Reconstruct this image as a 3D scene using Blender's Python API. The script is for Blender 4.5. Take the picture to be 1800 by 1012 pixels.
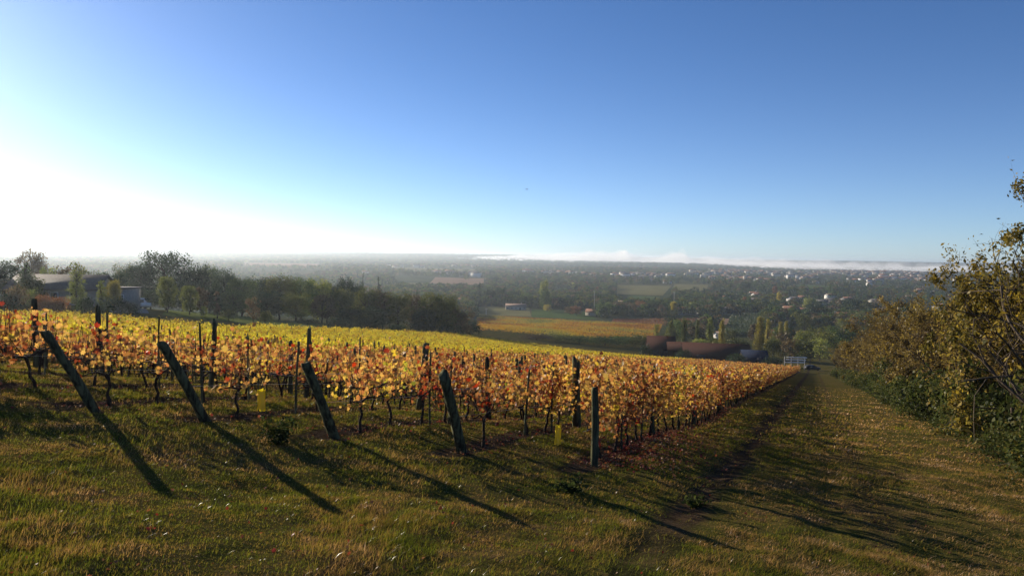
import bpy, math, random
import numpy as np
from mathutils import Vector, Matrix

for o in list(bpy.data.objects):
    bpy.data.objects.remove(o)
sc = bpy.context.scene
COL = sc.collection
rad = math.radians
RNG = np.random.default_rng(7)
random.seed(7)

# ------------------------------------------------------------------ camera, sky, sun, exposure
FPX = 1280.0                       # focal length in photo pixels (1800 wide)
PITCH, ROLL = 2.6, 1.0
cd = bpy.data.cameras.new('camera')
cam = bpy.data.objects.new('camera', cd)
COL.objects.link(cam)
cd.sensor_width = 36.0
cd.lens = FPX / 1800 * 36
cd.clip_start, cd.clip_end = 0.05, 40000
cam.matrix_world = Matrix.Rotation(rad(90 - PITCH), 4, 'X') @ Matrix.Rotation(rad(ROLL), 4, 'Z')
sc.camera = cam

SUN_AZ, SUN_EL = 45.0, 14.5         # degrees to the left of the view, above the horizon
sun_dir = Vector((-math.sin(rad(SUN_AZ)) * math.cos(rad(SUN_EL)), math.cos(rad(SUN_AZ)) * math.cos(rad(SUN_EL)), math.sin(rad(SUN_EL))))
world = bpy.data.worlds.new('World')
sc.world = world
world.use_nodes = True
wn = world.node_tree
sky = wn.nodes.new('ShaderNodeTexSky')
sky.sky_type = 'NISHITA'
sky.sun_disc = False
sky.sun_elevation = rad(SUN_EL)
sky.sun_rotation = rad(-SUN_AZ)
sky.altitude = 2500
sky.air_density = 1.0
sky.dust_density = 2.0
sky.ozone_density = 5.0
bgn = wn.nodes['Background']
bgn.inputs['Strength'].default_value = 0.064
wb = wn.nodes.new('ShaderNodeMix')               # the camera's cool white balance
wb.data_type = 'RGBA'; wb.blend_type = 'MULTIPLY'
wb.inputs[0].default_value = 1.0
wb.inputs[7].default_value = (0.96, 1.05, 1.17, 1)
wn.links.new(sky.outputs[0], wb.inputs[6])
# pale band of thin haze along the whole horizon, stronger towards the sun
tcw = wn.nodes.new('ShaderNodeTexCoord')
sx = wn.nodes.new('ShaderNodeSeparateXYZ'); wn.links.new(tcw.outputs['Generated'], sx.inputs[0])


def wm(op, a, b):
    n = wn.nodes.new('ShaderNodeMath'); n.operation = op
    for i, v in enumerate((a, b)):
        if isinstance(v, (int, float)): n.inputs[i].default_value = v
        else: wn.links.new(v, n.inputs[i])
    return n.outputs[0]


low = wm('POWER', wm('SUBTRACT', 1.0, wm('ABSOLUTE', sx.outputs['Z'], 0)), 9.0)
dt = wn.nodes.new('ShaderNodeVectorMath'); dt.operation = 'DOT_PRODUCT'
wn.links.new(tcw.outputs['Generated'], dt.inputs[0]); dt.inputs[1].default_value = tuple(sun_dir)
tow = wm('POWER', wm('MULTIPLY_ADD', dt.outputs['Value'], .5), 3.0) if False else wm('POWER', wm('ADD', wm('MULTIPLY', dt.outputs['Value'], .5), .5), 3.0)
amt = wm('MULTIPLY', low, wm('ADD', wm('MULTIPLY', tow, 2.2), 1.5))
hb = wn.nodes.new('ShaderNodeMix'); hb.data_type = 'RGBA'; hb.blend_type = 'ADD'
hb.inputs[0].default_value = 1.0
cb = wn.nodes.new('ShaderNodeCombineXYZ')
for i, k in enumerate((.92, .97, 1.0)):
    wn.links.new(wm('MULTIPLY', amt, k), cb.inputs[i])
wn.links.new(wb.outputs[2], hb.inputs[6]); wn.links.new(cb.outputs[0], hb.inputs[7])
wn.links.new(hb.outputs[2], bgn.inputs['Color'])

sl = bpy.data.lights.new('sun', 'SUN')
sl.energy = 5.0
sl.angle = rad(0.5)
sl.color = (1.0, 0.88, 0.70)
so = bpy.data.objects.new('sun', sl)
so.rotation_euler = (-sun_dir).to_track_quat('-Z', 'Y').to_euler()
COL.objects.link(so)

sc.view_settings.view_transform = 'Standard'
sc.view_settings.look = 'None'
sc.view_settings.exposure = 0.80
sc.view_settings.gamma = 1.0
sc.view_settings.use_curve_mapping = False
sc.render.engine = 'CYCLES'
cy = sc.cycles
cy.use_denoising = True
cy.max_bounces = 6
cy.diffuse_bounces = 3
cy.glossy_bounces = 2
cy.transmission_bounces = 4
cy.transparent_max_bounces = 16
cy.volume_bounces = 1
cy.caustics_reflective = False
cy.caustics_refractive = False

# ------------------------------------------------------------------ frame of the hillside
D = np.array([0.3875, 0.9219])     # the vine rows run straight down the slope
N = np.array([-0.9219, 0.3875])    # across the rows, to the left
ROW0_C, ROW_W = 3.88, 2.13


def sc_of(x, y):
    return D[0] * x + D[1] * y, N[0] * x + N[1] * y


def xy_of(s, c):
    return D[0] * s + N[0] * c, D[1] * s + N[1] * c


def S(a, b, v):
    t = np.clip((np.asarray(v, float) - a) / (b - a), 0, 1)
    return t * t * (3 - 2 * t)


_LAT = np.random.default_rng(3).random((512, 512))


def vnoise(x, y):
    x = np.asarray(x, float); y = np.asarray(y, float)
    xi = np.floor(x).astype(int); yi = np.floor(y).astype(int)
    fx = x - xi; fy = y - yi
    fx = fx * fx * (3 - 2 * fx); fy = fy * fy * (3 - 2 * fy)
    a = _LAT[xi % 512, yi % 512]; b = _LAT[(xi + 1) % 512, yi % 512]
    c = _LAT[xi % 512, (yi + 1) % 512]; d = _LAT[(xi + 1) % 512, (yi + 1) % 512]
    return (a * (1 - fx) + b * fx) * (1 - fy) + (c * (1 - fx) + d * fx) * fy - 0.5


_ps = np.array([-400, -60, -20, 0, 5, 8.95, 10.8, 13, 19.4, 28, 36, 60, 100, 150, 206, 260, 350, 500, 800, 1500, 20000])
_pg = np.array([-9, -5, -1.6, 0, .45, 1.1, 1.55, 2.05, 3.15, 4.45, 5.5, 8.7, 14, 20.6, 27.9, 33, 39, 43.5, 45.2, 45.3, 45.3])
_ts = np.concatenate([np.arange(-400, 60, .5), np.arange(60, 1600, 2.0), [20000]])
_tg = np.interp(_ts, _ps, _pg)
for _ in range(6):
    _tg[1:-1] = .25 * _tg[:-2] + .5 * _tg[1:-1] + .25 * _tg[2:]
EYE = 1.7


def terr(x, y, lumps=True):
    x = np.asarray(x, float); y = np.asarray(y, float)
    s, c = sc_of(x, y)
    r = np.hypot(x, y)
    z = -EYE - np.interp(s, _ts, _tg)
    # the bank in front of the rows tilts down to the right
    w = S(12.5, 26, y)
    z = z * w + (1 - w) * (-2.36 - .11 * np.clip(x, -60, 60) - .1 * np.clip(y, -60, 60))
    z = z + 4.5 * S(40, 130, c) * S(45, 90, s) * (1 - S(250, 480, s))
    z = z + (vnoise(x / 420 + 7, y / 420) * 5 + vnoise(x / 150, y / 150 + 9) * 1.5) * S(350, 900, r)
    z = z + (34 + 14 * vnoise(x / 2300 + 3, y / 2300 + 1)) * S(3200, 8300, r) + vnoise(x / 900 + 31, y / 700) * 13 * S(2500, 6000, r)
    if lumps:
        m = 1 - S(40, 80, r)
        z = z + m * (vnoise(x / 3.1, y / 3.1) * .16 + vnoise(x / .8 + 5, y / .8) * .085 + vnoise(x / .27, y / .27 + 3) * .045)
        rut = np.exp(-((c - 1.6 - .15 * np.sin(s / 6)) / .22) ** 2) + .6 * np.exp(-((c + .3 - .12 * np.sin(s / 5)) / .22) ** 2)
        z = z - .05 * rut * S(6, 12, s) * m
    return z


MW = np.array(cam.matrix_world.to_3x3())


def ray(px, py):
    d = MW @ np.array([(px - 900) / FPX, (506 - py) / FPX, -1.0])
    return d / d[1]                # scaled so that y = 1


def P(px, py, depth):
    return ray(px, py) * depth


def base(px, depth, py=520):
    d = ray(px, py) * depth
    return float(d[0]), float(depth), float(terr(d[0], depth))


def hgt(px, top, depth):
    """height above the ground of something whose top shows at pixel (px, top)"""
    d = ray(px, top) * depth
    return float(d[2] - terr(d[0], depth))


# ------------------------------------------------------------------ mesh helpers
class Geo:
    def __init__(self):
        self.v = []; self.f = []; self.n = 0; self.mi = []

    def add(self, v, faces, mat=0):
        v = np.asarray(v, float).reshape(-1, 3)
        self.v.append(v)
        for f in (faces if isinstance(faces, list) else [faces]):
            f = np.asarray(f, int)
            self.f.append(f + self.n)
            self.mi.append(np.full(len(f), mat, int))
        self.n += len(v)
        return self

    def box(self, c, size, rz=0.0, mat=0):
        x, y, z = np.array(size) / 2
        v = np.array([[-x, -y, -z], [x, -y, -z], [x, y, -z], [-x, y, -z], [-x, -y, z], [x, -y, z], [x, y, z], [-x, y, z]])
        ca, sa = math.cos(rz), math.sin(rz)
        v = v @ np.array([[ca, sa, 0], [-sa, ca, 0], [0, 0, 1]]) + np.array(c)
        return self.add(v, np.array([[0, 3, 2, 1], [4, 5, 6, 7], [0, 1, 5, 4], [1, 2, 6, 5], [2, 3, 7, 6], [3, 0, 4, 7]]), mat)

    def tube(self, pts, rads, sides=6, mat=0, cap=True):
        pts = np.asarray(pts, float); n = len(pts)
        rads = np.broadcast_to(np.asarray(rads, float), (n,))
        t = np.gradient(pts, axis=0)
        t /= np.linalg.norm(t, axis=1)[:, None] + 1e-9
        ref = np.array([0.3, 0.9, 0.1]) if abs(t[0][2]) > .7 else np.array([0, 0, 1.0])
        a = np.cross(t, ref); a /= np.linalg.norm(a, axis=1)[:, None] + 1e-9
        b = np.cross(t, a)
        th = np.arange(sides) / sides * 2 * np.pi
        ring = pts[:, None, :] + rads[:, None, None] * (np.cos(th)[None, :, None] * a[:, None, :] + np.sin(th)[None, :, None] * b[:, None, :])
        i = np.arange(n - 1)[:, None] * sides; j = np.arange(sides)[None, :]; k = (j + 1) % sides
        f = np.stack([i + j, i + k, i + sides + k, i + sides + j], -1).reshape(-1, 4)
        fs = [f]
        if cap and sides >= 3:
            top = (n - 1) * sides
            fs.append(np.array([[top, top + q, top + q + 1] for q in range(1, sides - 1)]))
        return self.add(ring.reshape(-1, 3), fs, mat)

    def cards(self, tv, tf, pos, B, scale, mat=0):
        """tv (K,3) template, B (M,3,3) rows = local axes, scale (M,) or (M,3)"""
        M = len(pos)
        if M == 0:
            return self
        scale = np.asarray(scale, float)
        if scale.ndim == 1:
            scale = scale[:, None].repeat(3, 1)
        v = np.einsum('mkj,mji->mki', tv[None] * scale[:, None, :], B) + pos[:, None, :]
        tf = np.asarray(tf)
        f = (tf[None] + (np.arange(M) * len(tv))[:, None, None]).reshape(-1, tf.shape[1])
        return self.add(v.reshape(-1, 3), f, mat)

    def mesh(self, name, mats, smooth=False):
        me = bpy.data.meshes.new(name)
        V = np.concatenate(self.v).astype(np.float32)
        lens = np.concatenate([np.full(len(f), f.shape[1]) for f in self.f])
        loops = np.concatenate([f.ravel() for f in self.f]).astype(np.int32)
        me.vertices.add(len(V)); me.vertices.foreach_set('co', V.ravel())
        me.loops.add(len(loops)); me.loops.foreach_set('vertex_index', loops)
        me.polygons.add(len(lens))
        st = np.concatenate([[0], np.cumsum(lens)[:-1]]).astype(np.int32)
        me.polygons.foreach_set('loop_start', st)
        if isinstance(mats, (list, tuple)):
            for m in mats:
                me.materials.append(m)
            me.polygons.foreach_set('material_index', np.concatenate(self.mi).astype(np.int32))
        else:
            me.materials.append(mats)
        if smooth:
            me.polygons.foreach_set('use_smooth', np.ones(len(lens), bool))
        me.update(calc_edges=True)
        return me


def link(name, me, parent=None, loc=(0, 0, 0), rz=0.0, scale=None):
    o = bpy.data.objects.new(name, me)
    o.location = loc
    o.rotation_euler = (0, 0, rz)
    if scale is not None:
        o.scale = scale if hasattr(scale, '__len__') else (scale,) * 3
    if parent is not None:
        o.parent = parent
    COL.objects.link(o)
    return o


def tag(o, label=None, cat=None, group=None, kind=None):
    if label: o['label'] = label
    if cat: o['category'] = cat
    if group: o['group'] = group
    if kind: o['kind'] = kind
    return o


def thing(name, label, cat, loc=(0, 0, 0), rz=0.0, group=None, scale=None):
    return tag(link(name, None, None, loc, rz, scale), label, cat, group)


def rand_basis(n, rng, up=None, spread=1.0):
    """random orthonormal bases; rows x,y,z with z = the card's normal"""
    z = rng.normal(size=(n, 3))
    if up is not None:
        z = z * spread + up
    z /= np.linalg.norm(z, axis=1)[:, None]
    t = rng.normal(size=(n, 3))
    x = np.cross(t, z); x /= np.linalg.norm(x, axis=1)[:, None]
    y = np.cross(z, x)
    return np.stack([x, y, z], 1)


RHOMB_V = np.array([[0, -.5, 0], [.38, .0, .12], [0, .5, -.05], [-.38, .04, .12]])
RHOMB_F = np.array([[0, 1, 2, 3]])
_out = np.array([[0, -.28], [.30, -.50], [.34, -.16], [.60, .02], [.33, .18], [.30, .46], [.12, .34], [0, .64], [-.13, .34], [-.34, .44], [-.32, .16], [-.58, .04], [-.36, -.18], [-.28, -.48]])
VLEAF_V = np.concatenate([[[0, 0, -.06]], np.concatenate([_out, (.34 * (_out ** 2).sum(1) - .05 + .06 * np.sin(np.arange(14) * 2.3))[:, None]], 1)])
VLEAF_F = np.array([[0, 1 + i, 1 + (i + 1) % 14, 1 + (i + 2) % 14] for i in range(0, 14, 2)])


# ------------------------------------------------------------------ materials
def new_mat(name):
    m = bpy.data.materials.new(name)
    m.use_nodes = True
    nt = m.node_tree
    nt.nodes.clear()
    out = nt.nodes.new('ShaderNodeOutputMaterial')
    return m, nt, out


def nd(nt, typ, **kw):
    n = nt.nodes.new(typ)
    for k, v in kw.items():
        if k in n.inputs:
            n.inputs[k].default_value = v
        else:
            setattr(n, k, v)
    return n


def ramp(nt, fac, stops, interp='LINEAR'):
    r = nt.nodes.new('ShaderNodeValToRGB')
    r.color_ramp.interpolation = interp
    el = r.color_ramp.elements
    while len(el) > 1:
        el.remove(el[0])
    el[0].position = stops[0][0]; el[0].color = (*stops[0][1], 1)
    for p, c in stops[1:]:
        e = el.new(p); e.color = (*c, 1)
    nt.links.new(fac, r.inputs[0])
    return r.outputs[0]


def mathn(nt, op, a, b=None, c=None, clamp=False):
    n = nt.nodes.new('ShaderNodeMath'); n.operation = op; n.use_clamp = clamp
    for i, v in enumerate((a, b, c)):
        if v is None: continue
        if isinstance(v, (int, float)): n.inputs[i].default_value = v
        else: nt.links.new(v, n.inputs[i])
    return n.outputs[0]


def mixc(nt, fac, a, b, blend='MIX'):
    n = nt.nodes.new('ShaderNodeMix'); n.data_type = 'RGBA'; n.blend_type = blend
    for sock, v in ((n.inputs[0], fac), (n.inputs[6], a), (n.inputs[7], b)):
        if isinstance(v, (int, float)): sock.default_value = v
        elif isinstance(v, tuple): sock.default_value = (*v, 1)
        else: nt.links.new(v, sock)
    return n.outputs[2]


def smap(nt, v, a, b):
    n = nt.nodes.new('ShaderNodeMapRange'); n.interpolation_type = 'SMOOTHSTEP'
    nt.links.new(v, n.inputs[0]); n.inputs[1].default_value = a; n.inputs[2].default_value = b
    return n.outputs[0]


def noise(nt, scale, detail=3, rough=.55, vec=None, dims='3D'):
    n = nt.nodes.new('ShaderNodeTexNoise'); n.noise_dimensions = dims
    n.inputs['Scale'].default_value = scale; n.inputs['Detail'].default_value = detail; n.inputs['Roughness'].default_value = rough
    if vec is not None: nt.links.new(vec, n.inputs['Vector'])
    return n.outputs[0]


def leafy(name, stops, trans=.45, gloss=.05, var=.35, nscale=.6, stops2=None, zone=None):
    """foliage: per-leaf colour, per-plant shift, light coming through the leaf"""
    m, nt, out = new_mat(name)
    geo = nd(nt, 'ShaderNodeNewGeometry')
    oi = nd(nt, 'ShaderNodeObjectInfo')
    nz = noise(nt, nscale, 2, .6, geo.outputs['Position'])
    f = mathn(nt, 'ADD', mathn(nt, 'MULTIPLY', geo.outputs['Random Per Island'], 1 - var), mathn(nt, 'MULTIPLY', smap(nt, nz, .3, .7), var))
    f = mathn(nt, 'ADD', f, mathn(nt, 'MULTIPLY', mathn(nt, 'SUBTRACT', oi.outputs['Random'], .5), .25), clamp=True)
    col = ramp(nt, f, stops)
    if stops2:
        vm = nd(nt, 'ShaderNodeVectorMath', operation='DOT_PRODUCT')
        nt.links.new(geo.outputs['Position'], vm.inputs[0]); vm.inputs[1].default_value = (N[0], N[1], 0)
        z = smap(nt, vm.outputs['Value'], zone[0], zone[1])
        col = mixc(nt, z, col, ramp(nt, f, stops2))
    dv = mathn(nt, 'MULTIPLY_ADD', oi.outputs['Random'], .5, .75)
    col = mixc(nt, 1.0, col, nd(nt, 'ShaderNodeCombineColor').outputs[0], 'MULTIPLY') if False else col
    hs = nd(nt, 'ShaderNodeHueSaturation'); nt.links.new(col, hs.inputs['Color']); nt.links.new(dv, hs.inputs['Value'])
    col = hs.outputs[0]
    d = nd(nt, 'ShaderNodeBsdfDiffuse'); nt.links.new(col, d.inputs[0])
    t = nd(nt, 'ShaderNodeBsdfTranslucent')
    tc = nd(nt, 'ShaderNodeHueSaturation', Saturation=1.1, Value=1.25); nt.links.new(col, tc.inputs['Color'])
    nt.links.new(tc.outputs[0], t.inputs[0])
    mx = nd(nt, 'ShaderNodeMixShader'); mx.inputs[0].default_value = trans
    nt.links.new(d.outputs[0], mx.inputs[1]); nt.links.new(t.outputs[0], mx.inputs[2])
    g = nd(nt, 'ShaderNodeBsdfGlossy', Roughness=.42)
    g.inputs[0].default_value = (.9, .9, .9, 1)
    mg = nd(nt, 'ShaderNodeMixShader'); mg.inputs[0].default_value = gloss
    nt.links.new(mx.outputs[0], mg.inputs[1]); nt.links.new(g.outputs[0], mg.inputs[2])
    nt.links.new(mg.outputs[0], out.inputs[0])
    return m


def solid(name, c1, c2=None, scale=4.0, rough=.8, bump=0.0, bscale=20, stretch=(1, 1, 1), spec=.08):
    m, nt, out = new_mat(name)
    p = nd(nt, 'ShaderNodeBsdfPrincipled', Roughness=rough)
    p.inputs['Specular IOR Level'].default_value = spec
    tc = nd(nt, 'ShaderNodeTexCoord')
    mp = nd(nt, 'ShaderNodeMapping'); mp.inputs['Scale'].default_value = stretch
    oi = nd(nt, 'ShaderNodeObjectInfo')
    nt.links.new(tc.outputs['Object'], mp.inputs[0])
    cx = nd(nt, 'ShaderNodeCombineXYZ')
    off = mathn(nt, 'MULTIPLY', oi.outputs['Random'], 50.0)
    nt.links.new(off, cx.inputs[0]); nt.links.new(off, cx.inputs[1])
    va = nd(nt, 'ShaderNodeVectorMath', operation='ADD')
    nt.links.new(mp.outputs[0], va.inputs[0]); nt.links.new(cx.outputs[0], va.inputs[1])
    vec = va.outputs[0]
    nz = noise(nt, scale, 5, .6, vec)
    col = mixc(nt, smap(nt, nz, .35, .65), c1, c2 if c2 else tuple(q * .7 for q in c1))
    nt.links.new(col, p.inputs['Base Color'])
    if bump:
        b = nd(nt, 'ShaderNodeBump', Strength=bump, Distance=.02)
        nt.links.new(noise(nt, bscale, 5, .6, vec), b.inputs['Height'])
        nt.links.new(b.outputs[0], p.inputs['Normal'])
    nt.links.new(p.outputs[0], out.inputs[0])
    return m


M = {}
M['vine_leaf'] = leafy('vine_leaf',
    [(0, (.085, .032, .02)), (.13, (.30, .05, .03)), (.28, (.24, .09, .042)), (.47, (.40, .20, .075)), (.72, (.48, .32, .10)), (.9, (.48, .35, .06)), (1, (.28, .29, .05))],
    trans=.5, gloss=.02, var=.45, nscale=.9,
    stops2=[(0, (.28, .12, .03)), (.2, (.42, .27, .05)), (.5, (.46, .36, .055)), (.8, (.42, .39, .06)), (1, (.25, .29, .045))], zone=(26.5, 31.0))
M['vine_wood'] = solid('vine_wood', (.05, .036, .026), (.022, .016, .012), 12, .9, .8, 30, (1, 1, .3))
M['post_wood'] = solid('post_wood', (.11, .115, .062), (.034, .030, .020), 14, .95, 1.0, 34, (1, 1, .12), spec=.02)
M['grass'] = leafy('grass_blade',
    [(0, (.040, .062, .010)), (.3, (.070, .092, .014)), (.55, (.115, .118, .022)), (.75, (.165, .128, .032)), (.93, (.24, .17, .06)), (1, (.36, .29, .15))],
    trans=.5, gloss=.04, var=.5, nscale=.7)
def grass_material():
    m, nt, out = new_mat('grass_blade')
    geo = nd(nt, 'ShaderNodeNewGeometry')
    pos = geo.outputs['Position']
    f = mathn(nt, 'MULTIPLY', geo.outputs['Random Per Island'], .30)
    f = mathn(nt, 'ADD', f, mathn(nt, 'MULTIPLY', smap(nt, noise(nt, .9, 3, .6, pos), .3, .7), .42))
    f = mathn(nt, 'ADD', f, mathn(nt, 'MULTIPLY', smap(nt, noise(nt, 5.0, 2, .6, pos), .3, .7), .28))
    dv = nd(nt, 'ShaderNodeVectorMath', operation='DOT_PRODUCT'); nt.links.new(pos, dv.inputs[0]); dv.inputs[1].default_value = (N[0], N[1], 0)
    # the driven and trodden track is drier than the verge
    f = mathn(nt, 'ADD', f, mathn(nt, 'MULTIPLY', mathn(nt, 'SUBTRACT', 1.0, smap(nt, dv.outputs['Value'], -2.5, 2.5)), .13))
    col = ramp(nt, f, [(.05, (0.049, 0.060, 0.016)), (.25, (0.095, 0.115, 0.022)), (.42, (0.158, 0.151, 0.032)), (.55, (0.223, 0.163, 0.049)), (.7, (0.280, 0.174, 0.073)), (.88, (0.426, 0.275, 0.135)), (1, (0.716, 0.512, 0.344))])
    d = nd(nt, 'ShaderNodeBsdfDiffuse'); nt.links.new(col, d.inputs[0])
    t = nd(nt, 'ShaderNodeBsdfTranslucent')
    hs = nd(nt, 'ShaderNodeHueSaturation', Saturation=1.15, Value=1.2); nt.links.new(col, hs.inputs['Color']); nt.links.new(hs.outputs[0], t.inputs[0])
    mx = nd(nt, 'ShaderNodeMixShader'); mx.inputs[0].default_value = .5
    nt.links.new(d.outputs[0], mx.inputs[1]); nt.links.new(t.outputs[0], mx.inputs[2])
    g = nd(nt, 'ShaderNodeBsdfGlossy', Roughness=.35)
    mg = nd(nt, 'ShaderNodeMixShader')
    # only some blades carry dew
    nt.links.new(mathn(nt, 'MULTIPLY', mathn(nt, 'GREATER_THAN', geo.outputs['Random Per Island'], .95), .06), mg.inputs[0])
    nt.links.new(mx.outputs[0], mg.inputs[1]); nt.links.new(g.outputs[0], mg.inputs[2])
    nt.links.new(mg.outputs[0], out.inputs[0])
    return m


M['grass'] = grass_material()
M['litter'] = leafy('leaf_litter', [(0, (.10, .03, .02)), (.3, (.20, .04, .03)), (.5, (.26, .10, .05)), (.75, (.20, .12, .06)), (1, (.34, .25, .14))], trans=.3, gloss=.02, var=.3, nscale=.8)
M['wire'] = solid('wire_steel', (.18, .17, .16), None, 8, .5, spec=.5)
M['bark'] = solid('tree_bark', (.11, .085, .06), (.05, .038, .028), 6, .9, .7, 18, (1, 1, .3))
M['bark_dark'] = solid('tree_bark_dark', (.05, .04, .03), (.025, .02, .016), 6, .9, .7, 18, (1, 1, .3))

TREE = {}
TREE['olive'] = leafy('foliage_olive', [(0, (0.049, 0.064, 0.018)), (.5, (0.097, 0.109, 0.028)), (1, (0.179, 0.166, 0.044))], trans=0.28, gloss=.01, nscale=.25)
TREE['green'] = leafy('foliage_green', [(0, (0.032, 0.060, 0.022)), (.5, (0.065, 0.101, 0.031)), (1, (0.121, 0.150, 0.040))], trans=0.25, gloss=.01, nscale=.25)
TREE['dark'] = leafy('foliage_dark', [(0, (0.018, 0.035, 0.021)), (.5, (0.036, 0.058, 0.029)), (1, (0.064, 0.085, 0.038))], trans=0.2, gloss=.01, nscale=.25)
TREE['yellow'] = leafy('foliage_yellow', [(0, (0.150, 0.150, 0.030)), (.5, (0.270, 0.225, 0.038)), (1, (0.420, 0.315, 0.053))], trans=.45, gloss=.03, nscale=.25)
TREE['lime'] = leafy('foliage_lime', [(0, (0.096, 0.120, 0.029)), (.5, (0.160, 0.184, 0.040)), (1, (0.272, 0.264, 0.056))], trans=.42, gloss=.03, nscale=.25)
TREE['brown'] = leafy('foliage_brown', [(0, (0.062, 0.044, 0.022)), (.5, (0.106, 0.075, 0.035)), (1, (0.163, 0.119, 0.050))], trans=.35, gloss=.03, nscale=.25)
TREE['russet'] = leafy('foliage_russet', [(0, (0.096, 0.042, 0.022)), (.5, (0.180, 0.074, 0.030)), (1, (0.240, 0.120, 0.042))], trans=.35, gloss=.03, nscale=.25)
M['hedge_leaf'] = leafy('hedge_leaf', [(0, (0.061, 0.043, 0.022)), (.35, (0.108, 0.074, 0.030)), (.6, (0.149, 0.115, 0.038)), (.85, (0.270, 0.189, 0.047)), (1, (0.405, 0.297, 0.061))], trans=.4, gloss=.01, var=.4, nscale=.35)
M['gold_leaf'] = leafy('gold_leaf', [(0, (.055, .055, .018)), (.3, (.10, .09, .025)), (.6, (.19, .145, .035)), (.85, (.28, .20, .045)), (1, (.40, .29, .06))], trans=.45, gloss=.01, var=.4, nscale=.5)
M['bramble_leaf'] = leafy('bramble_leaf', [(0, (.026, .036, .012)), (.5, (.052, .066, .020)), (.8, (.10, .095, .028)), (1, (.20, .13, .04))], trans=.35, gloss=.005, var=.4, nscale=.5)

M['plaster'] = solid('plaster_pale', (.46, .42, .35), (.38, .35, .29), 1.5, .9)
M['plaster_white'] = solid('plaster_white', (.60, .58, .54), (.52, .50, .47), 1.5, .9)
M['plaster_grey'] = solid('plaster_grey', (.26, .25, .235), (.21, .205, .195), 1.5, .9)
M['tile'] = solid('roof_tile', (.20, .105, .07), (.13, .075, .055), 3, .85, .6, 12)
M['tile_grey'] = solid('roof_slate', (.10, .092, .09), (.075, .07, .07), 3, .8, .5, 12)
M['tile_pale'] = solid('roof_pale', (.24, .17, .135), (.18, .135, .11), 3, .85, .5, 12)
M['glass'] = solid('window_glass', (.02, .025, .03), None, 2, .12, spec=.6)
M['shutter'] = solid('dark_shutter', (.05, .05, .055), None, 2, .6)
M['dark_wall'] = solid('barn_wall', (.022, .017, .014), (.016, .013, .011), 2, .95, spec=.05)
M['blue_sheet'] = solid('blue_sheeting', (.020, .028, .050), (.015, .02, .04), 2, .95, spec=.02)
M['white_paint'] = solid('white_paint', (.78, .78, .76), (.7, .7, .68), 3, .4, spec=.5)
M['rubber'] = solid('black_rubber', (.02, .02, .02), None, 3, .8)
M['metal'] = solid('grey_metal', (.35, .35, .35), (.28, .28, .28), 3, .4, spec=.6)
M['concrete'] = solid('concrete_pole', (.42, .40, .37), (.34, .32, .30), 3, .9)
M['yellow_sleeve'] = leafy('yellow_sleeve', [(0, (.80, .62, .03)), (1, (.85, .68, .04))], trans=.35, gloss=.06, var=.2, nscale=8)
M['lawn'] = solid('lawn_grass', (.11, .13, .035), (.08, .095, .03), .3, .95, spec=0.0)
M['plough'] = solid('ploughed_soil', (.23, .15, .10), (.19, .125, .085), .05, .95, spec=0.0)
M['stubble'] = solid('stubble_field', (.16, .145, .065), (.12, .115, .05), .05, .95, spec=0.0)
M['meadow'] = solid('meadow_grass', (.07, .105, .035), (.055, .085, .03), .05, .95, spec=0.0)
M['gravel'] = solid('gravel_drive', (.25, .24, .22), (.2, .19, .175), .4, .95, spec=0.0)
M['feather'] = solid('bird_feather', (.03, .03, .03), None, 5, .7)


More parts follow.
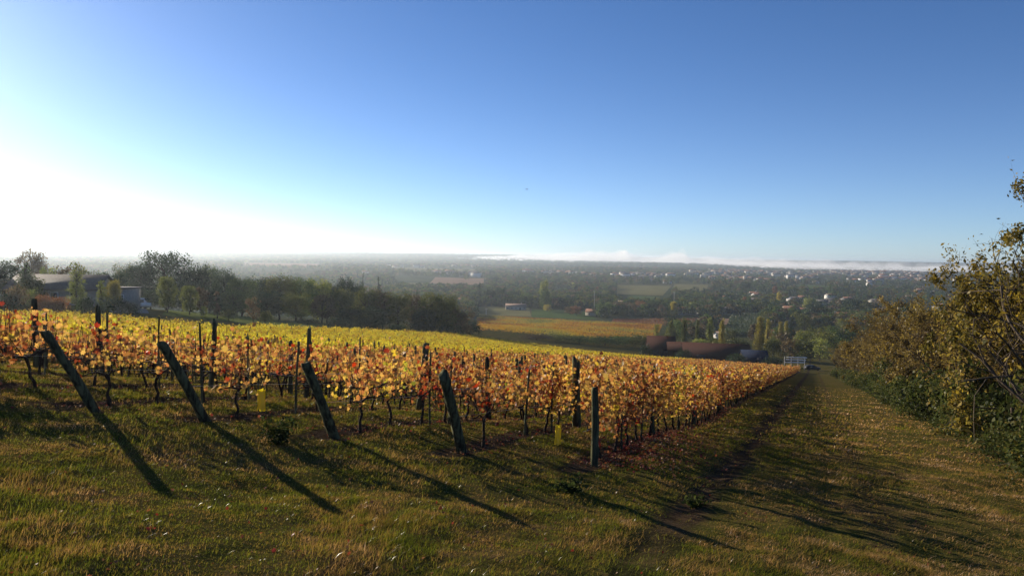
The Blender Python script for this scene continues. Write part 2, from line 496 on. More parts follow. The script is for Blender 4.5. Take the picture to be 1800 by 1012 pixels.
def ground_material():
    m, nt, out = new_mat('hillside_ground')
    geo = nd(nt, 'ShaderNodeNewGeometry')
    pos = geo.outputs['Position']

    def dot(v):
        n = nd(nt, 'ShaderNodeVectorMath', operation='DOT_PRODUCT')
        nt.links.new(pos, n.inputs[0]); n.inputs[1].default_value = v
        return n.outputs['Value']
    s = dot((D[0], D[1], 0)); c = dot((N[0], N[1], 0))
    fl = nd(nt, 'ShaderNodeVectorMath', operation='MULTIPLY'); nt.links.new(pos, fl.inputs[0]); fl.inputs[1].default_value = (1, 1, 0)
    ln = nd(nt, 'ShaderNodeVectorMath', operation='LENGTH'); nt.links.new(fl.outputs[0], ln.inputs[0])
    r = ln.outputs['Value']
    n1 = noise(nt, .45, 4, .6, pos); n2 = noise(nt, 3.0, 4, .65, pos); n3 = noise(nt, 22, 4, .7, pos)
    g = mathn(nt, 'ADD', mathn(nt, 'MULTIPLY', n1, .35), mathn(nt, 'ADD', mathn(nt, 'MULTIPLY', n2, .3), mathn(nt, 'MULTIPLY', n3, .35)))
    grass = ramp(nt, g, [(.36, (0.036, 0.039, 0.012)), (.45, (0.077, 0.075, 0.019)), (.54, (0.134, 0.097, 0.030)), (.64, (0.192, 0.114, 0.049))])
    soil = ramp(nt, mathn(nt, 'ADD', mathn(nt, 'MULTIPLY', n2, .5), mathn(nt, 'MULTIPLY', n3, .5)), [(.35, (0.032, 0.022, 0.013)), (.6, (0.099, 0.065, 0.040))])
    # bare strip under each vine row
    at = nd(nt, 'ShaderNodeAttribute', attribute_name='vines')
    ph = mathn(nt, 'PINGPONG', mathn(nt, 'SUBTRACT', mathn(nt, 'ADD', c, mathn(nt, 'MULTIPLY', mathn(nt, 'SUBTRACT', n2, .5), .5)), ROW0_C), ROW_W / 2)
    strip = mathn(nt, 'MULTIPLY', mathn(nt, 'SUBTRACT', 1.0, smap(nt, ph, .18, .42)), at.outputs['Fac'])
    # wheel rut down the track
    def rut(c0, w):
        dd = mathn(nt, 'ABSOLUTE', mathn(nt, 'SUBTRACT', mathn(nt, 'ADD', c, mathn(nt, 'MULTIPLY', mathn(nt, 'SUBTRACT', n1, .5), .9)), c0))
        return mathn(nt, 'SUBTRACT', 1.0, smap(nt, mathn(nt, 'ADD', dd, mathn(nt, 'MULTIPLY', mathn(nt, 'SUBTRACT', n2, .5), .5)), w * .3, w))
    ru = mathn(nt, 'MULTIPLY', mathn(nt, 'MAXIMUM', rut(1.6, .42), mathn(nt, 'MULTIPLY', rut(-1.0, .3), .5)), smap(nt, s, 5, 11))
    bare = mathn(nt, 'MULTIPLY', smap(nt, mathn(nt, 'ADD', mathn(nt, 'MULTIPLY', n1, .6), mathn(nt, 'MULTIPLY', n2, .4)), .52, .64), .5)
    sm = mathn(nt, 'MAXIMUM', mathn(nt, 'MAXIMUM', strip, ru), bare, clamp=True)
    near = mixc(nt, sm, grass, soil)
    # valley: a patchwork of meadows, stubble and scrub
    vo = nd(nt, 'ShaderNodeTexVoronoi', voronoi_dimensions='2D', Scale=.0055, Randomness=1.0)
    wp = nd(nt, 'ShaderNodeVectorMath', operation='ADD')
    nt.links.new(pos, wp.inputs[0])
    nt.links.new(vo.outputs['Color'], nd(nt, 'ShaderNodeSeparateColor').inputs[0])
    sepv = [n for n in nt.nodes if n.type == 'SEPARATE_COLOR'][-1]
    nt.links.new(pos, vo.inputs['Vector'])
    patch = ramp(nt, sepv.outputs[0], [(0, (.04, .06, .022)), (.3, (.055, .075, .028)), (.5, (.085, .09, .035)), (.7, (.12, .10, .05)), (.85, (.06, .085, .03)), (1, (.15, .115, .075))])
    patch = mixc(nt, mathn(nt, 'MULTIPLY', noise(nt, .03, 4, .6, pos), .7), patch, (.04, .05, .022))
    col = mixc(nt, smap(nt, r, 240, 420), near, patch)
    p = nd(nt, 'ShaderNodeBsdfDiffuse', Roughness=.5)
    nt.links.new(col, p.inputs['Color'])
    b = nd(nt, 'ShaderNodeBump', Strength=.9, Distance=.05)
    nt.links.new(mathn(nt, 'ADD', n3, mathn(nt, 'MULTIPLY', n2, .8)), b.inputs['Height'])
    nt.links.new(b.outputs[0], p.inputs['Normal'])
    nt.links.new(p.outputs[0], out.inputs[0])
    return m


# ------------------------------------------------------------------ the ground
FAR = 9000.0
_ex = [-600, 0, 200, 400, 560, 700, 850, 1050, 1240, 1412, 1500]
_ey = [80, 95, 97, 97, 120, 158, 222, 212, 201, 191, 186]


def field_edge(u):
    return np.interp(900 + u * FPX, _ex, _ey)


def row_start_y(j):
    return [13.5, 13.3, 13.0, 12.9, 12.8][j] if j < 5 else 12.6


def in_field(x, y):
    s, c = sc_of(x, y)
    return (y > 12.6) & (c > ROW0_C - 1.0) & (y < field_edge(x / np.maximum(y, .1)))


def build_ground():
    rr = [0.0, .5, 1.0, 1.5, 2.0]
    while rr[-1] < FAR:
        q = rr[-1]
        rr.append(q + (max(.10, q * .017) if q < 60 else q * .03))
    rr[-1] = FAR
    rr = np.array(rr[1:])
    th = np.concatenate([np.linspace(-48, 48, 560), np.linspace(48, 312, 90)[1:-1]])
    th = np.radians(th)
    X = rr[:, None] * np.sin(th)[None]; Y = rr[:, None] * np.cos(th)[None]
    Z = terr(X, Y)
    nr, na = X.shape
    V = np.concatenate([[[0, 0, float(terr(0, 0))]], np.stack([X, Y, Z], -1).reshape(-1, 3)])
    i = np.arange(nr - 1)[:, None] * na + 1; j = np.arange(na)[None]; k = (j + 1) % na
    Q = np.stack([i + j, i + na + j, i + na + k, i + k], -1).reshape(-1, 4)
    T = np.stack([np.zeros(na, int), 1 + np.arange(na), 1 + (np.arange(na) + 1) % na], -1)
    g = Geo(); g.add(V, [Q, T])
    me = g.mesh('ground', ground_material(), True)
    a = me.attributes.new('vines', 'FLOAT', 'POINT')
    a.data.foreach_set('value', in_field(V[:, 0], V[:, 1]).astype(np.float32))
    tag(link('ground', me), 'grassy hillside falling to a wooded valley plain', kind='structure')


build_ground()


def drape(name, corners, mat, label, lift=.12, n=14):
    """a field sheet lying on the terrain; corners are four (pixel x, depth) pairs"""
    q = [np.array(base(px, d)[:2]) for px, d in corners]
    a = np.linspace(0, 1, n)
    U, W = np.meshgrid(a, a)
    XY = (1 - U)[..., None] * (1 - W)[..., None] * q[0] + U[..., None] * (1 - W)[..., None] * q[1] + U[..., None] * W[..., None] * q[2] + (1 - U)[..., None] * W[..., None] * q[3]
    Z = terr(XY[..., 0], XY[..., 1], False) + lift
    V = np.concatenate([XY, Z[..., None]], -1).reshape(-1, 3)
    i = np.arange(n - 1)[:, None] * n; j = np.arange(n - 1)[None]
    Q = np.stack([i + j, i + j + 1, i + n + j + 1, i + n + j], -1).reshape(-1, 4)
    g = Geo(); g.add(V, Q)
    return tag(link(name, g.mesh(name, M[mat], True)), label, kind='structure')


# ------------------------------------------------------------------ haze over the valley
def build_haze():
    m, nt, out = new_mat('valley_haze')
    v = nd(nt, 'ShaderNodeVolumePrincipled', Density=HAZE_DENSITY, Anisotropy=HAZE_G)
    v.inputs['Color'].default_value = (.78, .89, 1.0, 1)
    nt.links.new(v.outputs[0], out.inputs['Volume'])
    g = Geo(); g.box((0, 0, (18 - 80) / 2), (2 * FAR + 200, 2 * FAR + 200, 98))
    tag(link('haze', g.mesh('haze', m)), 'thin bluish morning haze lying over the whole valley', kind='stuff')


HAZE_DENSITY, HAZE_G = 1.2e-4, .54
build_haze()

# ------------------------------------------------------------------ field sheets in the valley
drape('lawn', [(285, 118), (640, 138), (640, 185), (300, 175)], 'lawn', 'short lawn behind the vineyard with small trees on it', .06)
drape('gravel_drive', [(190, 112), (262, 118), (255, 140), (200, 134)], 'gravel', 'grey gravel drive beside the low house', .08)
drape('ploughed_field', [(755, 1180), (850, 1130), (850, 1420), (765, 1460)], 'plough', 'pale pinkish ploughed field among the far trees', .4)
drape('ploughed_field', [(690, 1040), (752, 1010), (755, 1180), (690, 1190)], 'stubble', 'long pale stubble field among the far trees', .4)
drape('meadow', [(1090, 720), (1150, 700), (1160, 900), (1105, 920)], 'meadow', 'bright green meadow in the middle of the valley', .3)
drape('stubble_field', [(1085, 950), (1165, 930), (1180, 1180), (1080, 1200)], 'stubble', 'yellow green stubble field above the green meadow', .3)
drape('ploughed_field', [(835, 530), (935, 528), (930, 640), (835, 640)], 'stubble', 'brownish mown field behind the orange vineyard', .2)
drape('meadow', [(935, 525), (1050, 520), (1035, 600), (935, 620)], 'meadow', 'small green meadow with two walnut trees', .2)
drape('stubble_field', [(575, 930), (690, 905), (688, 1010), (580, 1030)], 'stubble', 'pale field strip behind the hazy conifer pair', .4)
drape('meadow', [(1180, 1010), (1240, 1000), (1245, 1230), (1185, 1250)], 'stubble', 'small pale field left of the town edge', .4)
drape('ploughed_field', [(940, 905), (1010, 900), (1015, 1010), (945, 1020)], 'plough', 'brown field above the lime green valley tree', .4)
drape('meadow', [(690, 1850), (830, 1830), (835, 2350), (690, 2400)], 'stubble', 'wide pale meadow far off in the hazy plain', .6)
drape('stubble_field', [(430, 2100), (560, 2050), (560, 2700), (430, 2700)], 'plough', 'pale field far off in the misty left plain', .6)
drape('meadow', [(1390, 1120), (1450, 1110), (1450, 1290), (1395, 1300)], 'meadow', 'small green meadow inside the right of the town', .4)
drape('ploughed_field', [(1230, 500), (1290, 500), (1290, 560), (1225, 560)], 'plough', 'reddish ploughed plot behind the poplars', .2)


# ------------------------------------------------------------------ vines
def vine_foliage(n, seed, x0=-.66, x1=.66, z0=.50, z1=1.55, size=.092, holes=.45, n_clump=26, thick=.42):
    """leaves gathered in clumps along upright shoots; local x runs along the row"""
    rng = np.random.default_rng(seed)
    cx = rng.uniform(x0, x1, n_clump)
    cz = z0 + (z1 - z0) * rng.beta(1.5, 1.15, n_clump)
    cyy = rng.normal(0, .13, n_clump)
    w = rng.gamma(1.3, 1, n_clump); w /= w.sum()
    k = rng.choice(n_clump, n, p=w)
    sp = np.array([.13, .11, .16])
    pos = np.stack([cx[k], cyy[k], cz[k]], 1) + rng.normal(size=(n, 3)) * sp
    m = int(n * (1 - holes))
    ev = rng.random((m, 3))
    pos[:m] = np.stack([x0 + (x1 - x0) * ev[:, 0], (ev[:, 1] - .5) * thick, z0 + (z1 - z0) * (ev[:, 2] ** .9)], 1)
    pos[:, 2] += .12 * np.sin(pos[:, 0] * 7 + seed) * (pos[:, 2] > 1.25)
    pos[:, 2] = np.clip(pos[:, 2], .30, 1.95)
    zz_ = rng.normal(size=(n, 3)) * np.array([1, 1, .55]); zz_[:, 2] += .25
    zz_ /= np.linalg.norm(zz_, axis=1)[:, None]
    dn = np.array([0, 0, -1.0]) + rng.normal(0, .45, (n, 3))
    xx_ = np.cross(dn, zz_); xx_ /= np.linalg.norm(xx_, axis=1)[:, None]
    B = np.stack([xx_, np.cross(zz_, xx_), zz_], 1)
    g = Geo(); g.cards(VLEAF_V, VLEAF_F, pos, B, (size * rng.uniform(.5, 1.35, n))[:, None] * np.stack([np.ones(n), np.ones(n), rng.uniform(-1.3, 1.6, n)], 1))
    return g.mesh('vine_foliage', M['vine_leaf'])


def vine_trunk(seed):
    rng = np.random.default_rng(seed)
    lean = rng.normal(0, .07, 2)
    z = np.array([-.12, .1, .22, .36, .48, .58])
    pts = np.stack([lean[0] * z / .6 + rng.normal(0, .018, 6), lean[1] * z / .6 + rng.normal(0, .014, 6), z], 1)
    pts[0, :2] *= 0
    g = Geo(); g.tube(pts, [.040, .032, .027, .025, .027, .032], 6)
    head = pts[-1]
    arms = []
    for sgn in (-1, 1):
        a = Geo()
        L = rng.uniform(.42, .60)
        q = np.array([0, .35, .7, 1.0])
        ap = head + np.stack([sgn * L * q, rng.normal(0, .015, 4), .07 * np.sin(q * 2.2) + rng.normal(0, .012, 4)], 1)
        ap[0] = head
        a.tube(ap, [.024, .017, .014, .011], 5)
        for sx in np.linspace(.15, 1.0, 4):
            b = head + np.array([sgn * L * sx, 0, .06])
            hh = rng.uniform(.45, .95)
            t = np.array([0, .4, .75, 1.0])
            sp = b + np.stack([t * rng.normal(0, .10), t * rng.normal(0, .08), t * hh], 1) + rng.normal(0, .012, (4, 3)) * np.array([1, 1, 0])
            a.tube(sp, [.0075, .006, .0045, .003], 4)
        arms.append(a)
    return g.mesh('vine_trunk', M['vine_wood'], True), arms[0].mesh('vine_cane', M['vine_wood']), arms[1].mesh('vine_cane', M['vine_wood'])


F_DENSE = [vine_foliage(385, 100 + i, z1=1.66) for i in range(8)]
F_MID = [vine_foliage(150, 120 + i, z0=.60, z1=1.42, holes=.45, n_clump=10) for i in range(8)]
F_THIN = [vine_foliage(66, 140 + i, z0=.62, z1=1.40, holes=.35, n_clump=6) for i in range(8)]
F_FAR = [vine_foliage(230, 160 + i, size=.125, z0=.5, z1=1.42, holes=.4, thick=.30) for i in range(6)]
TRUNKS = [vine_trunk(200 + i) for i in range(9)]
ROW_RZ = math.atan2(D[1], D[0])

vines = []                                    # (distance, row, k, x, y)
far_pts = []
VSP = 1.17
prow = random.Random(5)
for j in range(0, 130):
    y0 = row_start_y(j)
    x0 = 1.47 - 2.31 * j + (.42 * 0 if j < 5 else 0)
    for k in range(175):
        t = .75 + k * VSP + prow.uniform(-.12, .12)
        x = x0 + D[0] * t; y = y0 + D[1] * t
        u = x / y
        if y > field_edge(u) or u < -1.25 or (u < -.80 and y > 45):
            continue
        if prow.random() < .035:
            continue
        vis = -.73 < u
        vines.append((math.hypot(x, y) if vis else 1e4 + y, j, k, x, y))
vines.sort()
NEAR_VINES = vines[:300]
FAR_VINES = vines[300:]

ORD = ['first', 'second', 'third', 'fourth', 'fifth', 'sixth', 'seventh', 'eighth', 'ninth', 'tenth', 'eleventh', 'twelfth', 'thirteenth', 'fourteenth', 'fifteenth',
       'sixteenth', 'seventeenth', 'eighteenth', 'nineteenth', 'twentieth']


def ordinal(n):
    if n < 20: return ORD[n]
    tens = {2: 'twenty', 3: 'thirty', 4: 'forty', 5: 'fifty', 6: 'sixty'}
    q, r = divmod(n + 1, 10)
    if r: return tens[q] + '-' + ORD[r - 1]
    return {2: 'twentieth', 3: 'thirtieth', 4: 'fortieth', 5: 'fiftieth', 6: 'sixtieth'}[q]


ROWNAME = ['in the row beside the grass track'] + ['in the %s row from the grass track' % ordinal(n) for n in range(1, 60)]
vrng = random.Random(11)
n_in_row = {}
for d, j, k, x, y in sorted(NEAR_VINES, key=lambda q: (q[1], q[2])):
    n_in_row[j] = n_in_row.get(j, 0) + 1
    q = n_in_row[j] - 1
    z = float(terr(x, y))
    along = k * VSP
    if j == 0:
        kind = 'dense'
    elif j == 1:
        kind = 'dense' if (k > 2 and vrng.random() < .6) else 'mid'
    elif j == 2:
        kind = 'mid' if vrng.random() < .7 else 'thin'
    elif j == 3:
        kind = ('mid' if vrng.random() < .35 else 'thin') if k < 10 else 'mid'
    else:
        kind = ('thin' if vrng.random() < .78 else 'mid') if k < 14 else 'mid'
    look = {'dense': 'leafy grapevine with orange and red leaves', 'mid': 'grapevine with gold and orange leaves', 'thin': 'half bare grapevine with few golden leaves'}[kind]
    fm = {'dense': F_DENSE, 'mid': F_MID, 'thin': F_THIN}[kind]
    rz = ROW_RZ + vrng.choice((0, math.pi)) + vrng.uniform(-.06, .06)
    t = thing('grapevine', '%s, %s %s' % (look, ordinal(q), ROWNAME[j]), 'grapevine', (x, y, z), rz, 'grapevines nearest the camera', vrng.uniform(.93, 1.06))
    a, b, c2 = TRUNKS[vrng.randrange(9)]
    link('trunk', a, t); link('cane', b, t); link('cane', c2, t)
    link('foliage', fm[vrng.randrange(8)], t)


def instancer(name, pts, rots, scales, sources, label, jitter_seed=1):
    """one object of many instances (geometry nodes): far repeats that nobody could count"""
    me = bpy.data.meshes.new(name)
    pts = np.asarray(pts, np.float32)
    me.vertices.add(len(pts)); me.vertices.foreach_set('co', pts.ravel())
    for an, arr, ty in (('rot', np.asarray(rots, np.float32), 'FLOAT'), ('siz', np.asarray(scales, np.float32), 'FLOAT_VECTOR'),
                        ('pick', np.asarray(np.random.default_rng(jitter_seed).integers(0, len(sources), len(pts)), np.int32), 'INT')):
        a = me.attributes.new(an, ty, 'POINT')
        a.data.foreach_set('vector' if ty == 'FLOAT_VECTOR' else 'value', arr.ravel())
    o = link(name, me)
    ng = bpy.data.node_groups.new(name, 'GeometryNodeTree')
    ng.interface.new_socket('Geometry', in_out='INPUT', socket_type='NodeSocketGeometry')
    ng.interface.new_socket('Geometry', in_out='OUTPUT', socket_type='NodeSocketGeometry')
    gi = ng.nodes.new('NodeGroupInput'); go = ng.nodes.new('NodeGroupOutput')
    m2p = ng.nodes.new('GeometryNodeMeshToPoints'); ng.links.new(gi.outputs[0], m2p.inputs[0])
    iop = ng.nodes.new('GeometryNodeInstanceOnPoints'); ng.links.new(m2p.outputs[0], iop.inputs['Points'])
    gti = ng.nodes.new('GeometryNodeGeometryToInstance')
    for s_ in reversed(sources):
        oi = ng.nodes.new('GeometryNodeObjectInfo'); oi.inputs['Object'].default_value = s_
        oi.transform_space = 'ORIGINAL'
        ng.links.new(oi.outputs['Geometry'], gti.inputs[0])
    ng.links.new(gti.outputs[0], iop.inputs['Instance'])
    iop.inputs['Pick Instance'].default_value = True

    def attr(nm, dt):
        a = ng.nodes.new('GeometryNodeInputNamedAttribute'); a.data_type = dt; a.inputs['Name'].default_value = nm
        return [q for q in a.outputs if q.enabled][0]
    ng.links.new(attr('pick', 'INT'), iop.inputs['Instance Index'])
    cx = ng.nodes.new('ShaderNodeCombineXYZ'); ng.links.new(attr('rot', 'FLOAT'), cx.inputs['Z'])
    ng.links.new(cx.outputs[0], iop.inputs['Rotation'])
    ng.links.new(attr('siz', 'FLOAT_VECTOR'), iop.inputs['Scale'])
    ng.links.new(iop.outputs[0], go.inputs[0])
    md = o.modifiers.new('scatter', 'NODES'); md.node_group = ng
    return tag(o, label, kind='stuff')


def merged_vine(fm, tr):
    """foliage and trunk of a far vine as one mesh"""
    g = Geo()
    for me, mi in ((fm, 0), (tr[0], 1), (tr[1], 1), (tr[2], 1)):
        V = np.empty(len(me.vertices) * 3, np.float32); me.vertices.foreach_get('co', V)
        by = {}
        for p in me.polygons:
            by.setdefault(len(p.vertices), []).append(list(p.vertices))
        g.add(V.reshape(-1, 3), [np.array(f) for f in by.values()], mi)
    return g.mesh('far_vine', [M['vine_leaf'], M['vine_wood']])


# four real vines at the far left, out of the foremost rows, also serve as the pattern of the mass of vines behind
src = []
pats = FAR_VINES[:6]
for i, (d, j, k, x, y) in enumerate(pats):
    o = link('grapevine', merged_vine((F_FAR + F_DENSE)[i], TRUNKS[i]), None, (x, y, float(terr(x, y))), ROW_RZ)
    tag(o, 'gold grapevine %s, %s from its end post' % (ROWNAME[j], ordinal(k)) if k < 60 else 'gold grapevine deep among the rows', 'grapevine', 'grapevines just beyond the nearest')
    src.append(o)
rest = FAR_VINES[6:]
fx = np.array([q[3] for q in rest]); fy = np.array([q[4] for q in rest]); fj = np.array([q[1] for q in rest])
fr = np.random.default_rng(21)
sc_ = fr.uniform(.9, 1.1, (len(rest), 1)) * np.array([[1, 1, 1]])
instancer('massed_vines', np.stack([fx, fy, terr(fx, fy)], 1), ROW_RZ + fr.choice([0, np.pi], len(rest)), sc_, src,
          'mass of orange and yellow vines in rows running down the slope')


# ------------------------------------------------------------------ vineyard posts
def post_mesh(seed, h, r0, r1, top='flat', square=False, lean=(0, 0)):
    rng = np.random.default_rng(seed)
    sides = 4 if square else 9
    zs = np.array([-.35, 0, .12, .3, .5, .7, .86, .96, 1.0]) * 1.0
    g = Geo()
    n = len(zs); rings = []
    ang = np.arange(sides) / sides * 2 * np.pi + (.785 if square else 0)
    prof = 1 + rng.normal(0, .09, sides)
    for i, z in enumerate(zs):
        q = max(z, 0)
        rr = (r0 + (r1 - r0) * q) * prof * (1 + rng.normal(0, .06, sides))
        if i == n - 1: rr = rr * .84
        zz = z * h + (rng.normal(0, .012, sides) + (.10 * np.cos(ang - 1.0) * r1 / .05 * .4 if top == 'split' else .018 * np.cos(ang))) * (i >= n - 2)
        bow = .02 * math.sin(q * 3)
        rings.append(np.stack([lean[0] * z * h + rr * np.cos(ang) + bow, lean[1] * z * h + rr * np.sin(ang), zz * np.ones(sides)], 1))
    V = np.concatenate(rings + [rings[-1].mean(0)[None] - np.array([[0, 0, .006]])])
    i = np.arange(n - 1)[:, None] * sides; jj = np.arange(sides)[None]; k = (jj + 1) % sides
    Q = np.stack([i + jj, i + k, i + sides + k, i + sides + jj], -1).reshape(-1, 4)
    b = (n - 1) * sides
    T = np.stack([b + np.arange(sides), b + (np.arange(sides) + 1) % sides, np.full(sides, n * sides)], -1)
    g.add(V, [Q, T])
    return g.mesh('post', M['post_wood'])


# the end posts, leaning out from the first rows; lean is where the top stands from the foot (metres per metre)
ENDS = [  # row, foot x, foot y, height, lean along the row, sideways lean, radius, label
    (0, 1.60, 13.5, 1.50, -.02, .015, .070, 'upright mossy end post of the row beside the grass track'),
    (1, -.88, 13.3, 1.58, -.50, 0, .10, 'thick dark end post with a split top, leaning slightly left'),
    (2, -3.15, 13.0, 1.45, -.52, .04, .085, 'leaning end post of the third row, leaves against its top'),
    (3, -5.44, 12.9, 1.50, -.60, .03, .085, 'dark leaning end post of the fourth row, long shadow on grass'),
    (4, -7.35, 12.8, 1.52, -.58, .03, .085, 'most tilted dark end post, casting its shadow across the left lawn'),
    (5, -9.9, 12.7, 1.45, -.55, .03, .085, None), (6, -12.2, 12.6, 1.45, -.5, 0, .085, None)]
for j, x, y, h, la, ls, r, lab in ENDS:
    if lab is None:
        continue
    lx, ly = D[0] * la + N[0] * ls, D[1] * la + N[1] * ls
    me = post_mesh(300 + j, h, r * 1.08, r * .92, 'split' if j == 1 else 'flat', False, (lx, ly))
    tag(link('end_post', me, None, (x, y, float(terr(x, y)))), lab, 'post', 'leaning end posts of the vine rows')
# beyond the left edge of the picture: only their shadows are seen
for j, x, y, h, la, ls, r, lab in ENDS[5:]:
    me = post_mesh(300 + j, h, r, r, 'flat', False, (D[0] * la, D[1] * la))
    tag(link('end_post', me, None, (x, y, float(terr(x, y)))), 'leaning end post %s row from the track, beyond the left edge' % ('of the sixth' if j == 5 else 'of the seventh'), 'post', 'end posts beyond the left edge')

PM = [post_mesh(320 + i, 1.0, .058, .050, 'split' if i % 3 == 1 else 'flat', i % 3 == 2) for i in range(7)]
STK = [post_mesh(340 + i, 1.0, .026, .022, 'flat', i % 2 == 1) for i in range(3)]
posts = []
pr = random.Random(9)
for j in range(0, 60):
    y0 = row_start_y(j); x0 = 1.47 - 2.31 * j
    off = {0: 5.95, 1: 6.6, 2: 6.7, 3: 7.6, 4: 6.4}.get(j, pr.uniform(5.8, 7.2))
    for k in range(26):
        t = off + 7.15 * k + (pr.uniform(-.25, .25) if k else 0)
        x = x0 + D[0] * t; y = y0 + D[1] * t
        u = x / y
        if y > field_edge(u) - 1 or not -.74 < u:
            continue
        posts.append((y, j, k, x, y))
posts.sort()
n_row_post = {}
for i, (d, j, k, x, y) in enumerate(posts[:170]):
    q = n_row_post.get(j, 0); n_row_post[j] = q + 1
    big = j == 1 and k == 0
    h = pr.uniform(1.66, 1.90) if not (j == 3 and k == 0) else 1.9
    if big: x += .05; y -= .35; h = 1.82
    me = PM[pr.randrange(7)]
    w = pr.uniform(1.0, 1.4) * (1.7 if big else 1.35 if (j == 3 and k == 0) else 1)
    o = link('row_post', me, None, (x, y, float(terr(x, y)) - .02), pr.uniform(0, 6), (w, w, h))
    o.rotation_euler = (pr.uniform(-.07, .07), pr.uniform(-.07, .07), pr.uniform(0, 6))
    if big: o.rotation_euler = (0, .05, 2.0)
    if j == 3 and k == 0: o.rotation_euler = (0, .09, 0)
    tag(o, 'weathered wooden vineyard post standing %s, %s along it' % (ROWNAME[j], ordinal(q)), 'post', 'wooden posts along the vine rows')
g = Geo()
for d, j, k, x, y in posts[170:]:
    z = float(terr(x, y))
    g.tube([[x, y, z - .2], [x + .02, y, z + pr.uniform(1.6, 1.8)]], [.055, .05], 5)
tag(link('far_row_posts', g.mesh('far_row_posts', M['post_wood'])), 'small far vineyard posts among the massed vines', kind='stuff')
# thin stakes beside some of the vines
STAKES = [(j, q) for j in range(0, 8) for q in (2.4 + .5 * (j % 3), 4.3 + .4 * (j % 2), 9.4 + .3 * j, 11.6, 16.2 - .4 * j, 23.1)]
sn = 0
for j, t in STAKES:
    x = 1.47 - 2.31 * j + D[0] * t + .05; y = row_start_y(j) + D[1] * t
    h = pr.uniform(1.45, 1.75)
    o = link('vine_stake', STK[sn % 3], None, (x, y, float(terr(x, y)) - .02), 0, (1, 1, h))
    o.rotation_euler = (pr.uniform(-.05, .05), pr.uniform(-.05, .05), pr.uniform(0, 6))
    seen = sum(1 for q in STAKES[:sn] if q[0] == j)
    tag(o, '%s thin stake %s' % (ordinal(seen), ROWNAME[j]), 'stake', 'thin stakes beside the vines')
    sn += 1

# trellis wires along the nearest rows
for j in range(0, 9):
    y0 = row_start_y(j); x0 = 1.47 - 2.31 * j
    t = np.concatenate([[-.3], np.arange(1.0, 60, 1.8)])
    for hh, nm in ((.62, 'lower'), (1.12, 'middle')):
        pts = np.stack([x0 + D[0] * t, y0 + D[1] * t, terr(x0 + D[0] * t, y0 + D[1] * t, False) + hh], 1)
        g = Geo(); g.tube(pts, .0038, 3, cap=False)
        tag(link('trellis_wire', g.mesh('trellis_wire', M['wire'])), '%s thin trellis wire %s' % (nm, ROWNAME[j]), 'wire', 'trellis wires')


# yellow protective sleeves
def sleeve(px, depth, h, w, lab):
    x, y, z = base(px, depth)
    t = thing('yellow_sleeve', lab, 'plant sleeve', (x, y, z), random.uniform(0, 3))
    rng = np.random.default_rng(int(px))
    n = 10; ang = np.arange(n) / n * 2 * np.pi
    zs = np.linspace(.02, h, 8)
    rings = []
    for q, zz in enumerate(zs):
        rr = w / 2 * (1 + rng.normal(0, .09, n))
        rings.append(np.stack([rr * np.cos(ang), .62 * rr * np.sin(ang), zz + (rng.normal(0, .02, n) if q in (0, 7) else 0 * ang)], 1))
    V = np.concatenate(rings)
    i = np.arange(7)[:, None] * n; jj = np.arange(n)[None]; k = (jj + 1) % n
    Q = np.stack([i + jj, i + k, i + n + k, i + n + jj], -1).reshape(-1, 4)
    g = Geo(); g.add(V, Q)
    link('sleeve', g.mesh('sleeve', M['yellow_sleeve'], False), t)
    s = Geo(); s.tube([[.02, 0, -.15], [.0, .01, h * .5], [.03, 0, h * 1.35]], [.016, .014, .010], 5)
    link('stake', s.mesh('stake', M['vine_wood']), t)


sleeve(986, 15.2, .44, .17, 'bright yellow plastic sleeve standing on grass between the first two rows')
sleeve(460, 15.0, .46, .16, 'yellow plastic sleeve on a young vine left of the third end post')
sleeve(573, 15.6, .40, .15, 'yellow plastic sleeve partly hidden behind the leaning third end post')

